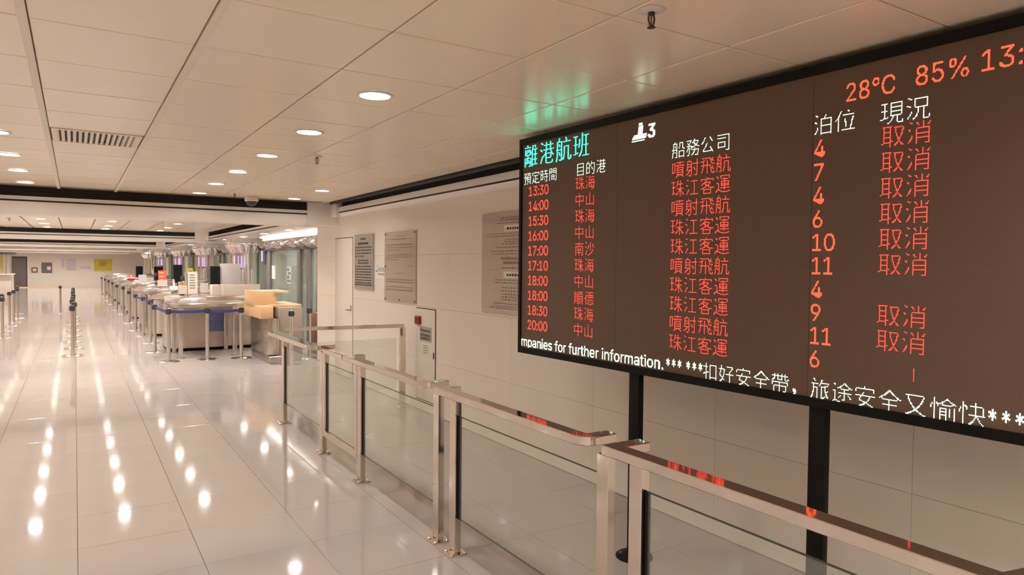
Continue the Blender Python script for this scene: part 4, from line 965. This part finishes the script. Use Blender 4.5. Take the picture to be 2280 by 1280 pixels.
# ================================================================== CHROME COLUMNS AND GLAZED FRONT
def column(x, y, label):
    t = thing('chrome_column', label, 'column', (x, y, 0), group='chrome clad columns behind the counters')
    seg = 240
    bm = new(); lathe(bm, [(.47, 0), (.47, 1.93)], seg, wave=lambda i, z: -.045*abs(math.sin(i*PI/15))); obj('fluted_shaft', bm, M_chrome, t, smooth=True)
    bm = new(); lathe(bm, [(.455, 1.93), (.47, 1.97), (.53, 2.04), (.57, 2.12), (.57, 2.20), (.53, 2.26), (.53, ZLB)], seg, wave=lambda i, z: .06*abs(math.sin(i*PI/15))-.05); obj('flared_capital', bm, M_chrome, t, smooth=True)
for i, (y, x) in enumerate(((18.6, 3.80), (24.4, 3.80), (30.4, 3.80), (37.0, 3.80), (44.5, 3.80))):
    column(x, y, ['large fluted chrome column behind the nearest counters', 'fluted chrome column, second from the front', 'fluted chrome column, third from the front', 'fluted chrome column, fourth from the front', 'farthest fluted chrome column by the far wall'][i])
# glazed front: panes between dark steel mullions, under a rippled chrome fascia
GX = 4.02
gf = thing('glazed_front', 'floor to head glass front with dark mullions in the passage at the right', 'glass wall', (GX, 13.3, 0))
ypos = [13.3, 13.85, 14.55, 17.15, 17.75, 19.3, 21.0, 23.2, 25.6, 28.5, 32.0, 36.0, 41.0]
for i, y in enumerate(ypos):
    w_ = (.08, .26, .22, .24, .26)[i] if i < 5 else .10
    bx('mullion', M_grey, (-.05, y-13.3-w_/2, 0, .05, y-13.3+w_/2, 1.99), gf, bev=.004)
for a, b in zip(ypos, ypos[1:]): bx('glass_panel', M_gwall, (-.006, a-13.3+.04, .02, .006, b-13.3-.04, 1.97), gf)
bx('head_rail', M_grey, (-.05, -.1, 1.97, .05, 27.8, 2.005), gf)
def fascia(name, x, y0, y1, label, z0, z1):
    bm = new(); n = int((y1-y0)/.10); m_ = 7; g = []
    for i in range(n+1):
        y = y0+(y1-y0)*i/n; row = []
        for j in range(m_+1):
            z = z0+(z1-z0)*j/m_; b = .020*math.sin(y*5.2+j*.9)+.012*math.sin(y*11.1-j*1.4)+.045*math.sin(PI*j/m_)
            row.append(bm.verts.new((x-b, y, z)))
        g.append(row)
    for i in range(n):
        for j in range(m_): bm.faces.new((g[i][j], g[i+1][j], g[i+1][j+1], g[i][j+1]))
    o = obj(name, bm, M_chrome, None, smooth=True)
    sl = o.modifiers.new('thick', 'SOLIDIFY'); sl.thickness = .008; sl.offset = 1
    return tag(o, label, 'fascia')
fascia('rippled_fascia', GX-.06, 13.2, 17.9, 'rippled chrome fascia running above the glass front', 2.008, 2.235)
cv = thing('cove_light', 'long glowing cove light in the ceiling above the chrome fascia at the right', 'ceiling light', (GX-.20, 12.9, ZLB))
bx('diffuser', M_cove, (.0, 0, -.020, .045, 4.5, -.004), cv); bx('trough', M_beam, (.065, -.1, -.09, .14, 4.6, -.001), cv)
for (cx_, cy_), lb_ in zip(((3.36, 18.1), (3.36, 23.9), (3.36, 29.9), (3.36, 36.5)), ('nearest', 'second', 'third', 'fourth')):  # added tubes that imitate the violet streaks reflected in the columns
    pt = thing('added_violet_tube', 'added upright violet tube before the %s chrome column, standing in for reflected streaks' % lb_, 'light', (cx_, cy_, 1.55), group='added violet tubes standing in for streaks on the chrome columns')
    bm = new(); lathe(bm, [(.010, 0), (.010, .30)], 10); obj('tube', bm, M_purple, pt, smooth=True)
    bm = new(); lathe(bm, [(.02, -.04), (.02, 0)], 10); lathe(bm, [(.006, -1.55), (.006, -.04)], 8); obj('stem', bm, M_grey, pt, smooth=True)
pt = thing('added_violet_tube', 'small added violet tube on the mullion of the glass front, standing in for a reflection', 'light', (GX-.11, 17.6, 1.72))  # added tube in place of a violet reflection at the glass front
bm = new(); lathe(bm, [(.014, 0), (.014, .26)], 10); obj('tube', bm, M_purple, pt, smooth=True); bx('bracket', M_grey, (.01, -.02, -.02, .06, .02, .28), pt)
t = thing('door_notice', 'white paper notice on the glass front', 'notice', (GX-.008, 16.7, 1.30)); bx('sheet', M_paper, (-.002, 0, 0, 0, .36, .32), t)
t = thing('door_notice', 'grey printed diagram sheet on the glass panel nearer the wall end', 'notice', (GX-.008, 15.3, 1.22)); bx('sheet', M_lgrey, (-.002, 0, 0, 0, .34, .38), t)
bm = new()
for i in range(3):
    for j in range(4):
        if random.random() < .7: bm.faces.new([bm.verts.new(p) for p in ((-.003, .03+i*.10, .03+j*.085), (-.003, .10+i*.10, .03+j*.085), (-.003, .10+i*.10, .09+j*.085), (-.003, .03+i*.10, .09+j*.085))])
obj('printed_text', bm, M_ink, t)
# back wall of the rooms seen through the glass
bx('wall_inner', M_cream, (7.6, 11.1, 0, 7.7, YF, ZLB), kind='structure')

# ================================================================== FAR WALL AND LEFT EDGE
def flat(name, label, cat, x0, x1, z0, z1, m, frame=None, th=.03):
    t = thing(name, label, cat, (x0, YF, z0))
    if frame:
        bm = new(); f = .07
        for c in ((0, -th-.01, 0, x1-x0, 0, f), (0, -th-.01, z1-z0-f, x1-x0, 0, z1-z0), (0, -th-.01, f, f, 0, z1-z0-f), (x1-x0-f, -th-.01, f, x1-x0, 0, z1-z0-f)): box(bm, *c)
        obj('frame', bm, frame, t)
    bx('face', m, (0, -th, 0, x1-x0, 0, z1-z0), t); return t
flat('picture_frame', 'tiny brown framed notice beside the far grey door', 'frame', -2.33, -2.0, .99, 1.32, M_paper, M_brown)
t = flat('wall_cabinet', 'dark notice case on the far wall between the small frame and the pale posters', 'notice board', -1.80, -1.23, .96, 1.64, M_grey)
bx('pinned_sheet', M_paper, (.30, -.04, .2, .5, -.031, .42), t)
flat('wall_poster', 'narrow pale grey poster on the far wall', 'poster', -.72, -.57, 1.28, 1.92, M_lgrey)
flat('wall_poster', 'wide grey poster on the far wall', 'poster', -.46, .09, 1.13, 1.89, M_lgrey)
t = flat('wall_poster', 'low grey sign strip on the far wall', 'sign', .28, .93, 1.22, 1.44, M_lgrey)
t = flat('yellow_sign', 'bright yellow rectangular sign on the far wall', 'sign', 1.09, 2.12, 1.11, 1.885, M_yellow)
bm = new()
for z in (.62, .48, .36): bm.faces.new([bm.verts.new(p) for p in ((.3, -.031, z), (.3+random.uniform(.3, .5), -.031, z), (.7, -.031, z+.05), (.3, -.031, z+.05))])
obj('printed_text', bm, M_ink2, t)
t = thing('service_booth', 'cream service booth with a yellow panel at the left edge', 'booth', (-4.6, 33, 0))
bm = new(); box(bm, 0, 0, 0, 2.5, 1.6, 1.14, bev=.01); obj('counter_front', bm, M_cream, t, smooth=True)
bx('worktop', M_white, (-.02, -.06, 1.14, 2.55, 1.6, 1.18), t)
bx('canopy', M_dgrey, (-.05, -.1, 1.95, 2.6, 1.6, 2.03), t)
bx('yellow_panel', mat('pale_yellow_panel', (.62, .50, .22), .4), (0, .3, 1.18, 2.25, .34, 1.95), t)
for x in (2.30, 2.46): bx('post', M_steel, (x, .25, 1.18, x+.05, .31, 1.95), t)
